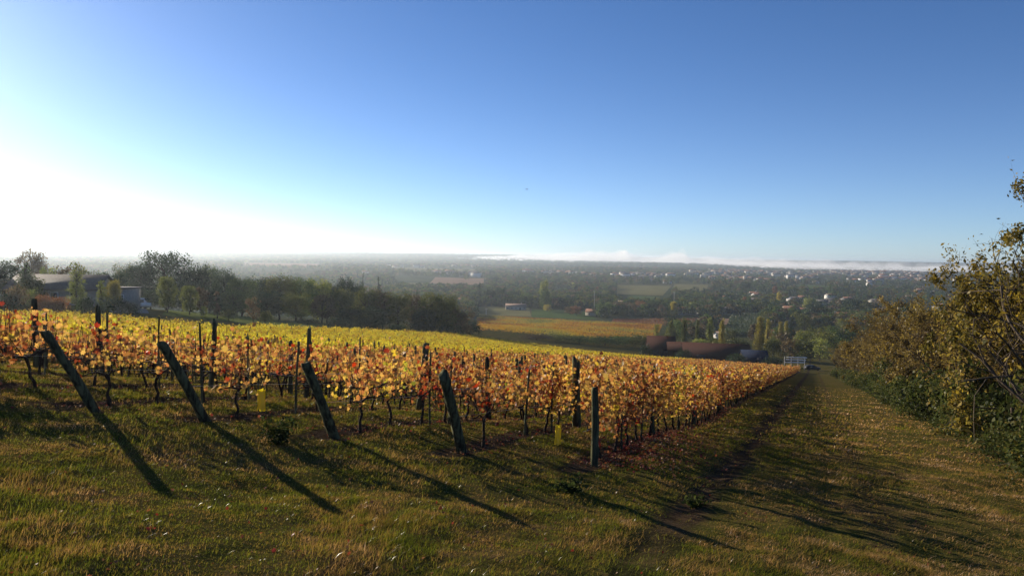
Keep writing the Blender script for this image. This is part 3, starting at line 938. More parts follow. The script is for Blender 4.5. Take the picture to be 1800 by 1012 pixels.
# ------------------------------------------------------------------ grass and fallen leaves
def build_grass():
    rng = np.random.default_rng(31)
    g = Geo()

    def blades(n, ya, yb, hmul, wbase, wr):
        u = rng.uniform(-1, 1, n) * (1.25 if yb < 15 else 1.05 if yb < 30 else .88)
        # constant screen density falls off with distance
        y = 1 / (rng.uniform(1 / yb, 1 / ya, n)) if yb > 20 else np.sqrt(rng.uniform(ya ** 2, yb ** 2, n))
        x = u * y
        s_, c_ = sc_of(x, y)
        keep = (c_ > -6.2)
        dens = .58 + vnoise(x / 1.7, y / 1.7) * 1.0 + vnoise(x / .45, y / .45 + 4) * 1.3 + vnoise(x / .16, y / .16) * .8
        rut = np.exp(-((c_ - 1.6 - .5 * vnoise(x / 2.2, y / 2.2)) / .32) ** 2) * S(5, 10, s_)
        ph = np.abs((c_ - ROW0_C + ROW_W / 2) % ROW_W - ROW_W / 2)
        strip = np.where(in_field(x, y) & (ph < .32), .8, 0)
        trk = S(1.0, -1.5, c_) if False else np.clip((1.5 - c_) / 3, 0, 1) * S(3, 8, y) * .25
        keep &= rng.random(n) < np.clip(np.clip(dens, .42, 1) - rut * .9 - strip - trk, .05, 1)
        x, y = x[keep], y[keep]
        m = len(x)
        r = np.hypot(x, y)
        long_ = np.clip(vnoise(x / 1.3 + 9, y / 1.3) + .5, 0, 1)
        h = (.020 + .050 * long_ ** 1.6 + .02 * np.clip(vnoise(x / .3, y / .3 + 7) + .3, 0, 1)) * rng.uniform(.5, 1.5, m) * hmul
        tall = rng.random(m) < .012
        h = np.where(tall, h * 2.1, h)
        w = (wbase + wr * r) * rng.uniform(.6, 1.4, m)
        th = rng.uniform(0, 2 * np.pi, m)
        lean = rng.uniform(.25, 1.3, m) * h
        wind = np.array([.55, -.25])
        lx = np.cos(th) * lean + wind[0] * h; ly = np.sin(th) * lean + wind[1] * h
        ax, ay = -np.sin(th), np.cos(th)
        z = terr(x, y) - .006
        b = np.stack([x, y, z], 1); a = np.stack([ax * w / 2, ay * w / 2, 0 * w], 1)
        mid = b + np.stack([lx * .4, ly * .4, h * .62], 1)
        tip = b + np.stack([lx, ly, h], 1)
        V = np.stack([b - a, b + a, mid + a * .75, mid - a * .75, tip], 1).reshape(-1, 3)
        i = np.arange(m)[:, None] * 5
        g.add(V, [i + np.array([[0, 1, 2, 3]]), i + np.array([[3, 2, 4]])])
    blades(400000, 3.2, 9.5, 1.0, .0030, .0002)
    blades(340000, 9.5, 20, 1.05, .0034, .0003)
    blades(190000, 20, 80, 1.3, .006, .0009)
    tag(link('grass', g.mesh('grass', M['grass'])), 'short tufted green and straw coloured grass covering the slope', kind='stuff')
    return g


build_grass()


def build_leaf_litter():
    rng = np.random.default_rng(33)
    P_ = []
    t = rng.uniform(-.3, 26, 5200) ** 1.0
    j = rng.choice([0, 0, 0, 0, 1, 1, 2, 2, 3, 4, 5], len(t))
    y0 = np.array([row_start_y(q) for q in range(8)])[j]
    off = rng.normal(0, .34, len(t))
    x = 1.47 - 2.31 * j + D[0] * t + N[0] * off; y = y0 + D[1] * t + N[1] * off
    P_.append(np.stack([x, y], 1))
    # windblown drift right of the first row
    t = rng.gamma(2, 2.2, 2600); off = -np.abs(rng.normal(0, .8, len(t)))
    P_.append(np.stack([1.47 + D[0] * t + N[0] * off, 13.5 + D[1] * t + N[1] * off], 1))
    y = 1 / rng.uniform(1 / 24, 1 / 5.0, 700); u = rng.uniform(-.8, .8, 700)
    P_.append(np.stack([u * y, y], 1))
    XY = np.concatenate(P_)
    XY = XY[sc_of(XY[:, 0], XY[:, 1])[1] > -6]
    n = len(XY)
    pos = np.concatenate([XY, (terr(XY[:, 0], XY[:, 1]) + rng.uniform(.008, .05, n))[:, None]], 1)
    g = Geo(); g.cards(VLEAF_V, VLEAF_F, pos, rand_basis(n, rng, np.array([0, 0, 1.6])), rng.uniform(.022, .065, n) * np.where(np.arange(n) < n - 700, 1, .72))
    tag(link('fallen_leaves', g.mesh('fallen_leaves', M['litter'])), 'red and brown fallen vine leaves lying under the rows', kind='stuff')


build_leaf_litter()


def weed(px, depth, rr, h, n, lab, seed):
    rng = np.random.default_rng(seed)
    x, y, z = base(px, depth)
    t = thing('weed_clump', lab, 'weed', (x, y, z), 0, 'leafy weeds in the grass')
    g = Geo()
    st = Geo()
    pos = []
    for i in range(14):
        a = rng.uniform(0, 6.28); q = rng.uniform(.2, 1) * rr
        tip = np.array([math.cos(a) * q, math.sin(a) * q, h * rng.uniform(.5, 1.1)])
        k = np.linspace(0, 1, 4)[:, None]
        st.tube(np.concatenate([tip[None, :2] * k ** 1.3, (tip[2] * k - .04)], 1), [.006, .005, .004, .002], 4)
        m = n // 14
        pos.append(tip * rng.uniform(.3, 1, (m, 1)) + rng.normal(0, .05, (m, 3)))
    pos = np.concatenate(pos)
    pos[:, 2] = np.abs(pos[:, 2])
    g.cards(RHOMB_V, RHOMB_F, pos, rand_basis(len(pos), rng, np.array([0, 0, .6])), rng.uniform(.04, .09, len(pos)))
    link('stems', st.mesh('stems', M['bramble_leaf']), t)
    link('leaves', g.mesh('leaves', M['bramble_leaf']), t)


weed(488, 11.6, .36, .42, 420, 'bushy dark weed between the second and third leaning posts', 51)
weed(1010, 10.6, .26, .20, 220, 'grey green weed patch at the foot of the upright end post', 52)
weed(1230, 11.0, .25, .14, 160, 'low weed beside the bare wheel rut', 53)


# ------------------------------------------------------------------ trees
def lobes(shape, rng, n):
    """centres and radii of crown lobes for a tree one unit tall"""
    C = []; R = []
    for i in range(n):
        f = (i + .5) / n
        a = i * 2.4 + rng.uniform(-.4, .4)
        if shape == 'round':
            z = .20 + .62 * f; w = .30 * math.sqrt(max(.05, 1 - ((z - .48) / .46) ** 2)); rr = rng.uniform(.11, .17)
        elif shape == 'spread':
            z = .24 + .58 * f; w = .46 * math.sqrt(max(.05, 1 - ((z - .46) / .48) ** 2)); rr = rng.uniform(.11, .17)
        elif shape == 'column':
            z = .14 + .78 * f; w = .075 * (1.15 - .5 * f); rr = rng.uniform(.06, .10) * (1.1 - .45 * f)
        elif shape == 'oval':
            z = .22 + .64 * f; w = .19 * math.sqrt(max(.05, 1 - ((z - .50) / .44) ** 2)); rr = rng.uniform(.10, .14)
        elif shape == 'cone':
            z = .10 + .82 * f; w = .17 * (1 - f) + .005; rr = .13 * (1 - f) + .025
        elif shape == 'bush':
            z = .30 + .38 * f; w = .42 * math.sqrt(max(.05, 1 - f * f * .8)); rr = rng.uniform(.2, .3)
        q = math.sqrt(rng.uniform(.25, 1)) * w
        C.append((math.cos(a) * q, math.sin(a) * q, z)); R.append(rr)
    return np.array(C), np.array(R)


def tree_mesh(shape, leaf, seed, n_leaf, leaf_size, n_lobe=16, bark='bark_dark', bare=0.0, trunk_r=.022):
    """(trunk mesh, crown mesh) of a tree one unit tall"""
    rng = np.random.default_rng(seed)
    C, R = lobes(shape, rng, n_lobe)
    g = Geo()
    top = .86 if shape in ('column', 'cone') else .60
    zz = np.linspace(-.03, top, 7)
    tp = np.stack([np.cumsum(rng.normal(0, .008, 7)), np.cumsum(rng.normal(0, .008, 7)), zz], 1); tp[:2, :2] *= .3
    g.tube(tp, np.linspace(trunk_r, trunk_r * .25, 7), 6)
    for c, r in zip(C, R):
        if shape in ('cone', 'column') and rng.random() < .4: continue
        z0 = max(.06, min(top - .03, c[2] - rng.uniform(.08, .22)))
        b = np.array([np.interp(z0, zz, tp[:, 0]), np.interp(z0, zz, tp[:, 1]), z0])
        k = np.linspace(0, 1, 4)[:, None]
        m = b + (c - b) * k; m[:, 2] += .03 * np.sin(k[:, 0] * 3); m[1:3] += rng.normal(0, .01, (2, 3))
        g.tube(m, [trunk_r * .4, trunk_r * .28, trunk_r * .18, trunk_r * .08], 4)
        for e in range(3 if bare else 1):
            d = rng.normal(size=3); d[2] = abs(d[2]); d /= np.linalg.norm(d)
            g.tube([m[2], m[2] + (c - m[2]) * .5 + d * r * .5, c + d * r], [trunk_r * .15, trunk_r * .10, trunk_r * .04], 3)
    w = R ** 2; k = rng.choice(len(C), n_leaf, p=w / w.sum())
    d = rng.normal(size=(n_leaf, 3)); d /= np.linalg.norm(d, axis=1)[:, None]
    rr = R[k] * (rng.random(n_leaf) ** .45) * rng.uniform(.85, 1.18, n_leaf)
    pos = C[k] + d * rr[:, None] * np.array([1.05, 1.05, .9])
    # ragged gaps
    gap = vnoise(pos[:, 0] * 9 + seed, pos[:, 2] * 9 + pos[:, 1] * 5)
    keep = gap > (-.22 + bare * .3)
    pos, d = pos[keep], d[keep]
    pos[:, 2] = np.maximum(pos[:, 2], .03)
    n = len(pos)
    cg = Geo()
    cg.cards(RHOMB_V, RHOMB_F, pos, rand_basis(n, rng, d * .9 + np.array([0, 0, .3])), leaf_size * rng.uniform(.55, 1.35, n))
    return g.mesh('trunk', M[bark], True), cg.mesh('crown', TREE[leaf] if leaf in TREE else M[leaf])


_tm = {}


def get_tree(shape, leaf, var, fine):
    key = (shape, leaf, var, fine)
    if key not in _tm:
        bare = .55 if leaf == 'brown' and shape != 'bush' else 0
        n, sz, nl = {0: (480, .085, 11), 1: (2300, .046, 20), 2: (7500, .027, 34)}[fine]
        if shape == 'column': sz *= .62
        if shape == 'cone': sz *= .8
        if shape == 'bush': sz *= 1.15
        _tm[key] = tree_mesh(shape, leaf, abs(hash((shape, leaf))) % 1 + var * 13 + len(shape) * 7 + len(leaf) * 31, n, sz, nl, bare=bare)
    return _tm[key]


trng = random.Random(17)


def tree(px, top, depth, wpx, shape, leaf, label, group='trees behind the vineyard', fine=1, cat='tree', name=None, var=None, basepx=None):
    x, y, z = base(px, depth)
    h = hgt(px, top, depth) if basepx is None else (basepx - top) / FPX * depth
    h = max(h, .6)
    if basepx is not None:
        z = float(P(px, basepx, depth)[2])
        z = float(terr(x, y))
    tr, cr = get_tree(shape, leaf, var if var is not None else trng.randrange(3), fine)
    natw = {'round': .80, 'spread': 1.10, 'column': .27, 'oval': .56, 'cone': .42, 'bush': 1.15}[shape]
    w = wpx / FPX * depth / natw if wpx else h
    t = thing(name or {'bush': 'bush', 'cone': 'conifer_tree', 'column': 'columnar_tree'}.get(shape, 'broadleaf_tree'), label, cat, (x, y, z - .05), trng.uniform(0, 6.28), group, (w, w, h))
    link('trunk', tr, t); link('crown', cr, t)
    return t


G1 = 'trees round the low house'
tree(8, 448, 128, 62, 'round', 'dark', 'dark evergreen crown at the left edge beside the low house', G1)
tree(-14, 455, 122, 60, 'round', 'dark', 'dark evergreen crown cut off by the left edge', G1)
tree(58, 428, 205, 66, 'round', 'brown', 'hazy rounded bare tree rising behind the low house', G1, 2)
tree(47, 455, 118, 50, 'cone', 'green', 'broad pointed green shrub in front of the low roof', G1, 2)
tree(85, 462, 150, 40, 'round', 'lime', 'lime green bush behind the low roof', G1)
tree(112, 458, 160, 46, 'round', 'brown', 'brownish shrub behind the middle of the roof', G1)
tree(134, 452, 170, 40, 'round', 'olive', 'olive crown behind the roof left of the columnar tree', G1)
tree(135, 470, 112, 32, 'column', 'lime', 'tall columnar yellow green tree before the house wall', G1, 2)
tree(178, 488, 114, 18, 'column', 'lime', 'small pale columnar shrub near the blue door', G1)
tree(200, 487, 114, 26, 'oval', 'yellow', 'small bright yellow green tree right of the house', G1, 2)
tree(160, 468, 150, 46, 'round', 'olive', 'olive crown directly behind the right wing', G1)
tree(200, 470, 140, 66, 'round', 'dark', 'flat topped dark tree at the right end of the house', G1)
tree(30, 492, 106, 44, 'bush', 'brown', 'russet garden shrub before the left wall', G1, cat='bush')
tree(75, 510, 104, 36, 'bush', 'russet', 'orange tinted shrub at the vineyard edge before the house', G1, cat='bush')
tree(12, 508, 104, 50, 'bush', 'dark', 'dark low shrub at the far left of the garden', G1, cat='bush')
tree(103, 515, 104, 44, 'bush', 'russet', 'low reddish garden shrub left of the columnar tree', G1, cat='bush')
tree(55, 500, 110, 34, 'bush', 'lime', 'pale silvery shrub in the garden', G1, cat='bush')
tree(200, 512, 108, 54, 'bush', 'dark', 'dark hedge shrub right of the blue door', G1, cat='bush')
tree(150, 514, 107, 40, 'bush', 'green', 'green shrub at the foot of the columnar yellow green tree', G1, cat='bush')
tree(228, 524, 108, 40, 'bush', 'dark', 'low dark shrub hiding the front of the white van', G1, cat='bush')
tree(58, 486, 116, 46, 'oval', 'olive', 'olive shrub before the middle of the house wall', G1)
G2 = 'big trees behind the lawn'
for px, top, dp, w, sh, lf, lab in [
    (292, 425, 178, 112, 'spread', 'dark', 'largest dark tree, its crown above the horizon on the left'),
    (248, 452, 176, 74, 'round', 'dark', 'dark tree touching the left side of the largest tree'),
    (218, 455, 195, 46, 'round', 'olive', 'small grey olive tree left of the largest tree'),
    (338, 458, 182, 76, 'round', 'dark', 'dark tree under the right shoulder of the largest tree'),
    (368, 455, 215, 40, 'round', 'green', 'pale green crown right of the largest tree'),
    (396, 464, 190, 58, 'round', 'dark', 'pointed dark crown behind the bare lawn trees'),
    (425, 480, 186, 64, 'round', 'green', 'broad green tree behind the lawn, near the dark crowns'),
    (455, 478, 196, 70, 'round', 'dark', 'dark tree in the middle of the tree belt'),
    (492, 476, 192, 74, 'round', 'olive', 'olive tree with a wide even crown in the belt'),
    (530, 478, 198, 66, 'round', 'green', 'green tree left of the pointed conifer shapes'),
    (558, 480, 204, 60, 'round', 'lime', 'lighter green crown at the right end of the lawn belt'),
    (575, 488, 210, 60, 'round', 'dark', 'deep dark crown behind the walnut coloured tree'),
    (322, 490, 170, 66, 'round', 'dark', 'low dark tree under the largest tree'),
    (362, 500, 168, 60, 'round', 'dark', 'dense dark tree behind the bare lawn tree'),
    (412, 505, 168, 64, 'round', 'green', 'low green tree along the back of the lawn'),
    (470, 505, 172, 70, 'round', 'dark', 'low dark tree along the back of the lawn'),
    (520, 508, 172, 60, 'round', 'olive', 'low olive tree along the back of the lawn')]:
    tree(px, top, dp, w, sh, lf, lab, G2, 2)
G3 = 'small trees on the lawn'
tree(294, 481, 128, 36, 'oval', 'lime', 'tall leafy yellow green tree at the left of the lawn', G3, 2)
tree(333, 498, 130, 34, 'oval', 'lime', 'second yellow green lawn tree, shorter and narrower', G3, 2)
tree(354, 500, 134, 30, 'oval', 'brown', 'nearly bare thin tree right of the two yellow green ones', G3)
tree(382, 508, 130, 16, 'column', 'brown', 'slim grey bare tree on the lawn', G3)
tree(265, 503, 136, 36, 'round', 'dark', 'dark bush beside the white van', G3)
tree(402, 537, 126, 32, 'bush', 'olive', 'rounded low bush on the lawn', G3, cat='bush')
tree(445, 515, 132, 34, 'round', 'brown', 'small bare fruit tree on the lawn', G3)
tree(466, 540, 130, 32, 'bush', 'olive', 'low pale bush right of the small fruit tree', G3, cat='bush')
tree(358, 535, 128, 14, 'oval', 'lime', 'tiny young tree on the lawn', G3)
G4 = 'trees along the lower edge of the vineyard'
for px, top, dp, w, sh, lf, lab in [
    (566, 510, 190, 60, 'round', 'brown', 'pale brown rounded tree at the lower vineyard edge'),
    (607, 476, 225, 36, 'round', 'dark', 'dark tall round headed tree above the tree belt'),
    (600, 500, 205, 60, 'round', 'olive', 'olive tree under the dark round headed one'),
    (628, 488, 222, 34, 'round', 'dark', 'small dark crown right of the round headed tree'),
    (645, 498, 215, 62, 'round', 'olive', 'olive brown tree in the middle belt'),
    (672, 502, 218, 56, 'round', 'brown', 'brownish tree in the middle belt'),
    (700, 505, 215, 62, 'round', 'olive', 'wide olive tree before the pale stubble field'),
    (728, 508, 222, 52, 'round', 'brown', 'thin brown tree left of the grey green pair'),
    (733, 504, 226, 12, 'cone', 'dark', 'narrow dark cypress in the middle belt'),
    (760, 505, 212, 60, 'round', 'olive', 'grey olive tree, first of a pair'),
    (786, 510, 214, 64, 'round', 'olive', 'grey olive tree with broad crown, second of a pair'),
    (812, 532, 214, 52, 'round', 'brown', 'low brown tree sloping down to the right'),
    (660, 535, 205, 60, 'round', 'dark', 'dark shaded tree at the foot of the belt'),
    (745, 538, 208, 60, 'round', 'dark', 'dark shaded tree in front of the olive pair'),
    (618, 538, 198, 60, 'round', 'dark', 'dark shaded tree behind the lawn corner')]:
    tree(px, top, dp, w, sh, lf, lab, G4, 2)
for px, top, dp, w, lf, lab in [(826, 556, 222, 50, 'dark', 'dense dark shrub ending the tree belt on the right'), (790, 560, 212, 60, 'dark', 'dark hedge shrub below the olive pair'),
    (742, 562, 200, 60, 'dark', 'dark hedge shrub in the middle of the edge'), (700, 566, 182, 50, 'green', 'greenish low shrub at the vineyard edge'), (648, 556, 176, 66, 'dark', 'long dark shrub left of the lane'),
    (598, 556, 168, 60, 'dark', 'dark shrub below the pale brown tree'), (540, 558, 160, 54, 'dark', 'dark low shrub at the right corner of the lawn'), (500, 562, 152, 50, 'dark', 'low hedge shrub along the front of the lawn')]:
    tree(px, top, dp, w, 'bush', lf, lab, G4, 1, 'bush')
G5 = 'slender poplars behind the barns'
for px, top, dp, w, lf, lab in [(1205, 553, 275, 13, 'olive', 'thin half bare poplar, first from the left'), (1228, 556, 280, 11, 'olive', 'thinnest half bare poplar, second from the left'),
    (1250, 553, 278, 18, 'lime', 'fuller greenish poplar, third from the left'), (1271, 555, 280, 15, 'yellow', 'yellowish slim poplar, fourth from the left'),
    (1338, 552, 272, 22, 'yellow', 'brightest golden poplar standing above the barn'), (1352, 556, 300, 14, 'yellow', 'paler golden poplar just behind the brightest'),
    (1156, 566, 280, 14, 'lime', 'short greenish poplar above the left barn roof'), (1374, 562, 330, 12, 'yellow', 'small distant golden poplar'), (1384, 560, 336, 11, 'yellow', 'smallest distant golden poplar beside its twin')]:
    tree(px, top, dp, w, 'column', lf, lab, G5, 2, name='poplar_tree')
G6 = 'autumn trees below the barns'
for i, (px, top, dp, w, lf) in enumerate([(1362, 585, 262, 40, 'olive'), (1392, 588, 255, 44, 'brown'), (1420, 590, 250, 44, 'olive'), (1445, 585, 262, 50, 'lime'), (1382, 578, 290, 40, 'brown'), (1415, 575, 300, 46, 'lime'),
    (1450, 572, 290, 60, 'olive'), (1480, 568, 300, 60, 'green'), (1300, 590, 265, 46, 'olive'), (1255, 588, 262, 46, 'olive'), (1230, 590, 258, 36, 'lime'), (1100, 585, 285, 70, 'green'), (1130, 582, 280, 60, 'olive'), (1065, 587, 275, 70, 'green'), (1020, 587, 270, 70, 'green'), (985, 586, 268, 70, 'olive'), (945, 586, 262, 70, 'brown')]):
    tree(px, top, dp, w, 'bush' if i > 10 or i % 3 == 0 else 'round', lf, ['brownish autumn tree', 'olive leaved tree', 'yellowing bushy tree'][i % 3] + ' ' + ['right of the golden poplar', 'behind the white gate', 'beyond the foot of the track', 'at the end of the right hedge', 'right behind the golden poplar', 'high behind the white gate', 'above the foot of the track', 'above the end of the right hedge', 'under the fourth poplar',
        'under the third poplar', 'under the second poplar', 'left of the left barn', 'touching the left barn', 'below the orange vineyard, next to the barns', 'under the middle of the orange vineyard', 'under the left of the orange vineyard', 'at the left end of the orange vineyard'][i], G6, 1)

G7 = 'single trees on the valley floor'
for px, top, dp, w, sh, lf, lab in [
    (638, 472, 430, 12, 'cone', 'dark', 'pointed hazy conifer, left one of a pair'), (665, 479, 400, 22, 'cone', 'dark', 'broad hazy conifer, right one of a pair'),
    (962, 533, 590, 20, 'round', 'yellow', 'small rounded golden tree beside the white house'), (1003, 536, 560, 24, 'round', 'brown', 'left walnut tree on the small meadow'), (1014, 535, 556, 26, 'round', 'russet', 'right walnut tree on the small meadow'),
    (957, 488, 640, 20, 'oval', 'lime', 'tall lime green tree in the valley centre'), (960, 505, 600, 26, 'round', 'green', 'bright green tree under the lime green one'),
    (843, 492, 680, 16, 'cone', 'dark', 'dark spruce left of the white house'), (888, 498, 690, 12, 'cone', 'dark', 'narrow dark spruce behind the white house'), (875, 500, 700, 30, 'round', 'dark', 'dark round crown between the two spruces'),
    (860, 505, 670, 34, 'round', 'dark', 'wide dark crown right of the spruce'), (905, 507, 670, 30, 'round', 'dark', 'dark crown behind the white house'), (925, 512, 650, 30, 'round', 'green', 'green crown right behind the white house'),
    (1020, 525, 630, 22, 'oval', 'lime', 'yellow green tree beyond the walnut trees'), (1100, 528, 590, 40, 'round', 'brown', 'brown domed tree beyond the orange vineyard'), (1128, 526, 600, 30, 'round', 'russet', 'reddish domed tree beyond the orange vineyard'),
    (1072, 530, 590, 26, 'oval', 'lime', 'lime tree left of the brown domed trees'), (1185, 527, 580, 16, 'oval', 'yellow', 'bright yellow small tree by the pale pole'), (1218, 528, 590, 18, 'oval', 'lime', 'bright lime small tree near the orchard'),
    (1180, 545, 565, 38, 'round', 'olive', 'broad olive tree beneath the bright yellow one'), (1100, 545, 570, 44, 'round', 'green', 'green leafy mass under the brown domes'), (1130, 548, 575, 40, 'round', 'green', 'second green mass behind the orange rows'),
    (1420, 519, 640, 18, 'round', 'lime', 'lime green garden tree among the right houses'), (1370, 512, 700, 12, 'oval', 'yellow', 'small yellow tree among the right houses'), (1362, 500, 900, 10, 'oval', 'russet', 'small rust coloured tree in the town'),
    (1310, 493, 1000, 26, 'round', 'dark', 'dark broad tree at the town edge'), (1430, 530, 560, 44, 'round', 'dark', 'dark tree group right of the large house'), (1405, 540, 540, 20, 'round', 'dark', 'dark tree before the large house'),
    (1500, 520, 600, 34, 'round', 'dark', 'dark tree left of the white cottage')]:
    tree(px, top, dp, w, sh, lf, lab, G7, 1)

# smaller valley trees, each a thing of its own; many look alike
vr = random.Random(23)
placed = 0
tries = 0
SH = ['round'] * 6 + ['oval'] * 2 + ['spread', 'cone']
LF = ['dark'] * 8 + ['green'] * 6 + ['olive'] * 5 + ['brown'] * 2 + ['lime', 'russet']
NM = {'dark': 'dark', 'green': 'mid green', 'olive': 'olive', 'brown': 'brown', 'lime': 'lime green', 'russet': 'rust coloured', 'yellow': 'yellow'}
SN = {'round': 'round crowned tree', 'oval': 'upright oval tree', 'spread': 'wide spreading tree', 'cone': 'pointed conifer'}
CLEAR = [(690, 855, 1000, 1480), (1080, 1185, 690, 1210), (830, 940, 515, 650), (930, 1055, 510, 625), (835, 1170, 280, 525), (1070, 1230, 400, 555), (1220, 1295, 480, 570), (1265, 1345, 395, 610), (1345, 1445, 365, 465), (850, 1300, 225, 330), (570, 695, 890, 1040), (1175, 1250, 990, 1260), (935, 1020, 890, 1030), (685, 840, 1820, 2420), (425, 565, 2040, 2720), (1388, 1455, 1100, 1310)]
while placed < 185 and tries < 5000:
    tries += 1
    dp = 1 / vr.uniform(1 / 1250, 1 / 330)
    px = vr.uniform(380, 1640)
    if px < 830 and dp < 420: continue
    if any(a < px < b and c < dp < d for a, b, c, d in CLEAR): continue
    x = (px - 900) / FPX * dp
    if vnoise(x / 70, dp / 90) < -.12: continue
    sh = vr.choice(SH); lf = vr.choice(LF)
    h = vr.uniform(6, 13) * (1.25 if sh == 'cone' else 1)
    w = h * {'round': .95, 'oval': .6, 'spread': 1.15, 'cone': .40}[sh] * vr.uniform(.85, 1.25)
    x, y, z = base(px, dp)
    tr, cr = get_tree(sh, lf, vr.randrange(2), 1 if dp < 700 else 0)
    side = ('above the lawn tree belt' if px < 560 else 'near the pinkish ploughed field' if px < 830 else 'behind the long pale house' if px < 1000 else 'around the green meadow' if px < 1200 else 'behind the slender poplars' if px < 1340 else 'between the golden poplar and hedge' if px < 1480 else 'above the right hedge')
    size = 'small' if h < 7.8 else 'tall' if h > 11 else 'middling'
    t = thing({'cone': 'conifer_tree'}.get(sh, 'broadleaf_tree'), '%s %s %s %s, %s' % (size, NM[lf], SN[sh], side, 'fairly near' if dp < 460 else 'in the middle distance' if dp < 620 else 'midway to the town' if dp < 880 else 'near the town'),
              'tree', (x, y, z - .1), vr.uniform(0, 6), 'scattered trees of the valley', (w / {'round': .8, 'spread': 1.1, 'oval': .56, 'cone': .42}[sh],) * 2 + (h,))
    link('trunk', tr, t); link('crown', cr, t)
    placed += 1

# the far woods and hedgerows: thousands of crowns that read as one mass
wsrc = []
for i, (sh, lf) in enumerate([('round', 'dark'), ('round', 'green'), ('round', 'olive'), ('spread', 'dark'), ('cone', 'dark'), ('oval', 'green'), ('round', 'brown')]):
    dp = 1260 + i * 25; px = 520 + i * 150
    x, y, z = base(px, dp)
    cr = get_tree(sh, lf, 0, 0)[1]
    # a real crown standing in the wood; instances below repeat its unit mesh
    o = link('woodland_tree', cr, None, (x, y, z), 0, (12, 12, 12))
    tag(o, '%s %s at the front of the far woodland' % (NM[lf], SN[sh]), 'tree', 'front trees of the far woodland')
    wsrc.append(o)
wr = np.random.default_rng(29)
Nw = 110000
dp = 1 / wr.uniform(1 / 8300, 1 / 420, Nw)
dp = np.where(wr.random(Nw) < .45, wr.uniform(1200, 8300, Nw), dp)
u = wr.uniform(-.85, .85, Nw)
x = u * dp
px = 900 + u * FPX
dens = vnoise(x / 160 + 2, dp / 210) * 1.0 + vnoise(x / 520, dp / 420 + 8) * 1.2 + vnoise(x / 48, dp / 60) * .6
ok = dens > wr.uniform(-.75, .05, Nw)
for a, b, c, d in CLEAR:
    ok &= ~((px > a) & (px < b) & (dp > c) & (dp < d))
ok &= ~((px < 830) & (dp < 430)) & ~((px > 1380) & (dp < 420))
x, y = x[ok], dp[ok]
hh = wr.uniform(5, 12, len(x)) * (1 + .25 * S(1500, 5000, y)) 
ww = hh * wr.uniform(.9, 1.5, len(x)) * (1 + 1.0 * S(1200, 5000, y))
instancer('far_woodland', np.stack([x, y, terr(x, y, False) - .4], 1), wr.uniform(0, 6.28, len(x)), np.stack([ww, ww, hh], 1), wsrc,
          'far woods, hedgerows and garden trees filling the valley to the horizon')
print('woodland', len(x), 'massed vines', len(rest))

# ------------------------------------------------------------------ hedge and trees along the right of the track
def branching(seed, H, r0, n_main, spread, leaf, n_leaf, leaf_size, bare_top=False, lean=(0, 0), twig_lv=3):
    """open tree with real limbs and twigs; returns (trunk mesh, foliage mesh), true size"""
    rng = np.random.default_rng(seed)
    g = Geo(); tips = []

    def grow(p, d, L, r, lv):
        n = 5 if lv < 2 else 4
        pts = [p]; q = p.copy(); dd = d.copy()
        for i in range(n - 1):
            dd = dd + rng.normal(0, .16 + .06 * lv, 3); dd[2] += .05
            dd /= np.linalg.norm(dd)
            q = q + dd * L / (n - 1); pts.append(q.copy())
        rs = np.linspace(r, r * (.55 if lv < twig_lv else .3), n)
        g.tube(pts, rs, 7 if lv == 0 else 5 if lv == 1 else 3, cap=False)
        if lv >= twig_lv:
            tips.append((pts[1], pts[-1])); return
        if lv == twig_lv - 1:
            tips.append((pts[2], pts[-1]))
        m = n_main if lv == 0 else rng.integers(3, 5)
        for i in range(m):
            f = rng.uniform(.35, 1.0) if lv else rng.uniform(.28, 1.0)
            k = f * (n - 1); a = int(min(k, n - 2)); o = pts[a] + (pts[a + 1] - pts[a]) * (k - a)
            side = rng.normal(size=3); side -= side.dot(dd) * dd; side /= np.linalg.norm(side)
            nd_ = dd * rng.uniform(.35, .8) + side * spread + np.array([0, 0, .18])
            nd_ /= np.linalg.norm(nd_)
            grow(o, nd_, L * rng.uniform(.45, .68), max(rs[a] * rng.uniform(.45, .65), .005), lv + 1)
    d0 = np.array([lean[0], lean[1], 1.0]); d0 /= np.linalg.norm(d0)
    grow(np.array([0, 0, -.2]), d0, H * .62, r0, 0)
    # second stem
    d1 = np.array([lean[0] + rng.normal(0, .3), lean[1] + rng.normal(0, .3), 1.0]); d1 /= np.linalg.norm(d1)
    grow(np.array([.15, .1, -.2]), d1, H * .52, r0 * .7, 0)
    A = np.array([t[0] for t in tips]); B = np.array([t[1] for t in tips])
    if bare_top:
        w = np.exp(-((B[:, 2] / H - .35) / .28) ** 2) + .10
    else:
        w = np.ones(len(A))
    w = w * rng.gamma(.8, 1, len(A)); w /= w.sum()
    k = rng.choice(len(A), n_leaf, p=w)
    pos = A[k] + (B[k] - A[k]) * rng.uniform(0, 1.15, (n_leaf, 1)) + rng.normal(0, .11, (n_leaf, 3))
    pos[:, 2] -= rng.uniform(0, .08, n_leaf)
    c = Geo(); c.cards(RHOMB_V, RHOMB_F, pos, rand_basis(n_leaf, rng, np.array([0, 0, .25])), leaf_size * rng.uniform(.6, 1.4, n_leaf)[:, None] * np.array([[.75, 1.15, 1]]))
    return g.mesh('trunk', M['bark'], True), c.mesh('crown', M[leaf])


HT = [branching(400 + i, 7.0, .085, 8, .75, 'hedge_leaf', 8500, .115, False) for i in range(5)]
GT = branching(420, 8.6, .11, 9, .8, 'gold_leaf', 9500, .125, False, (-.10, -.05))
BT = branching(427, 9.0, .13, 8, .95, 'gold_leaf', 900, .12, True, (-.30, .05))
G8 = 'trees of the hedge right of the track'


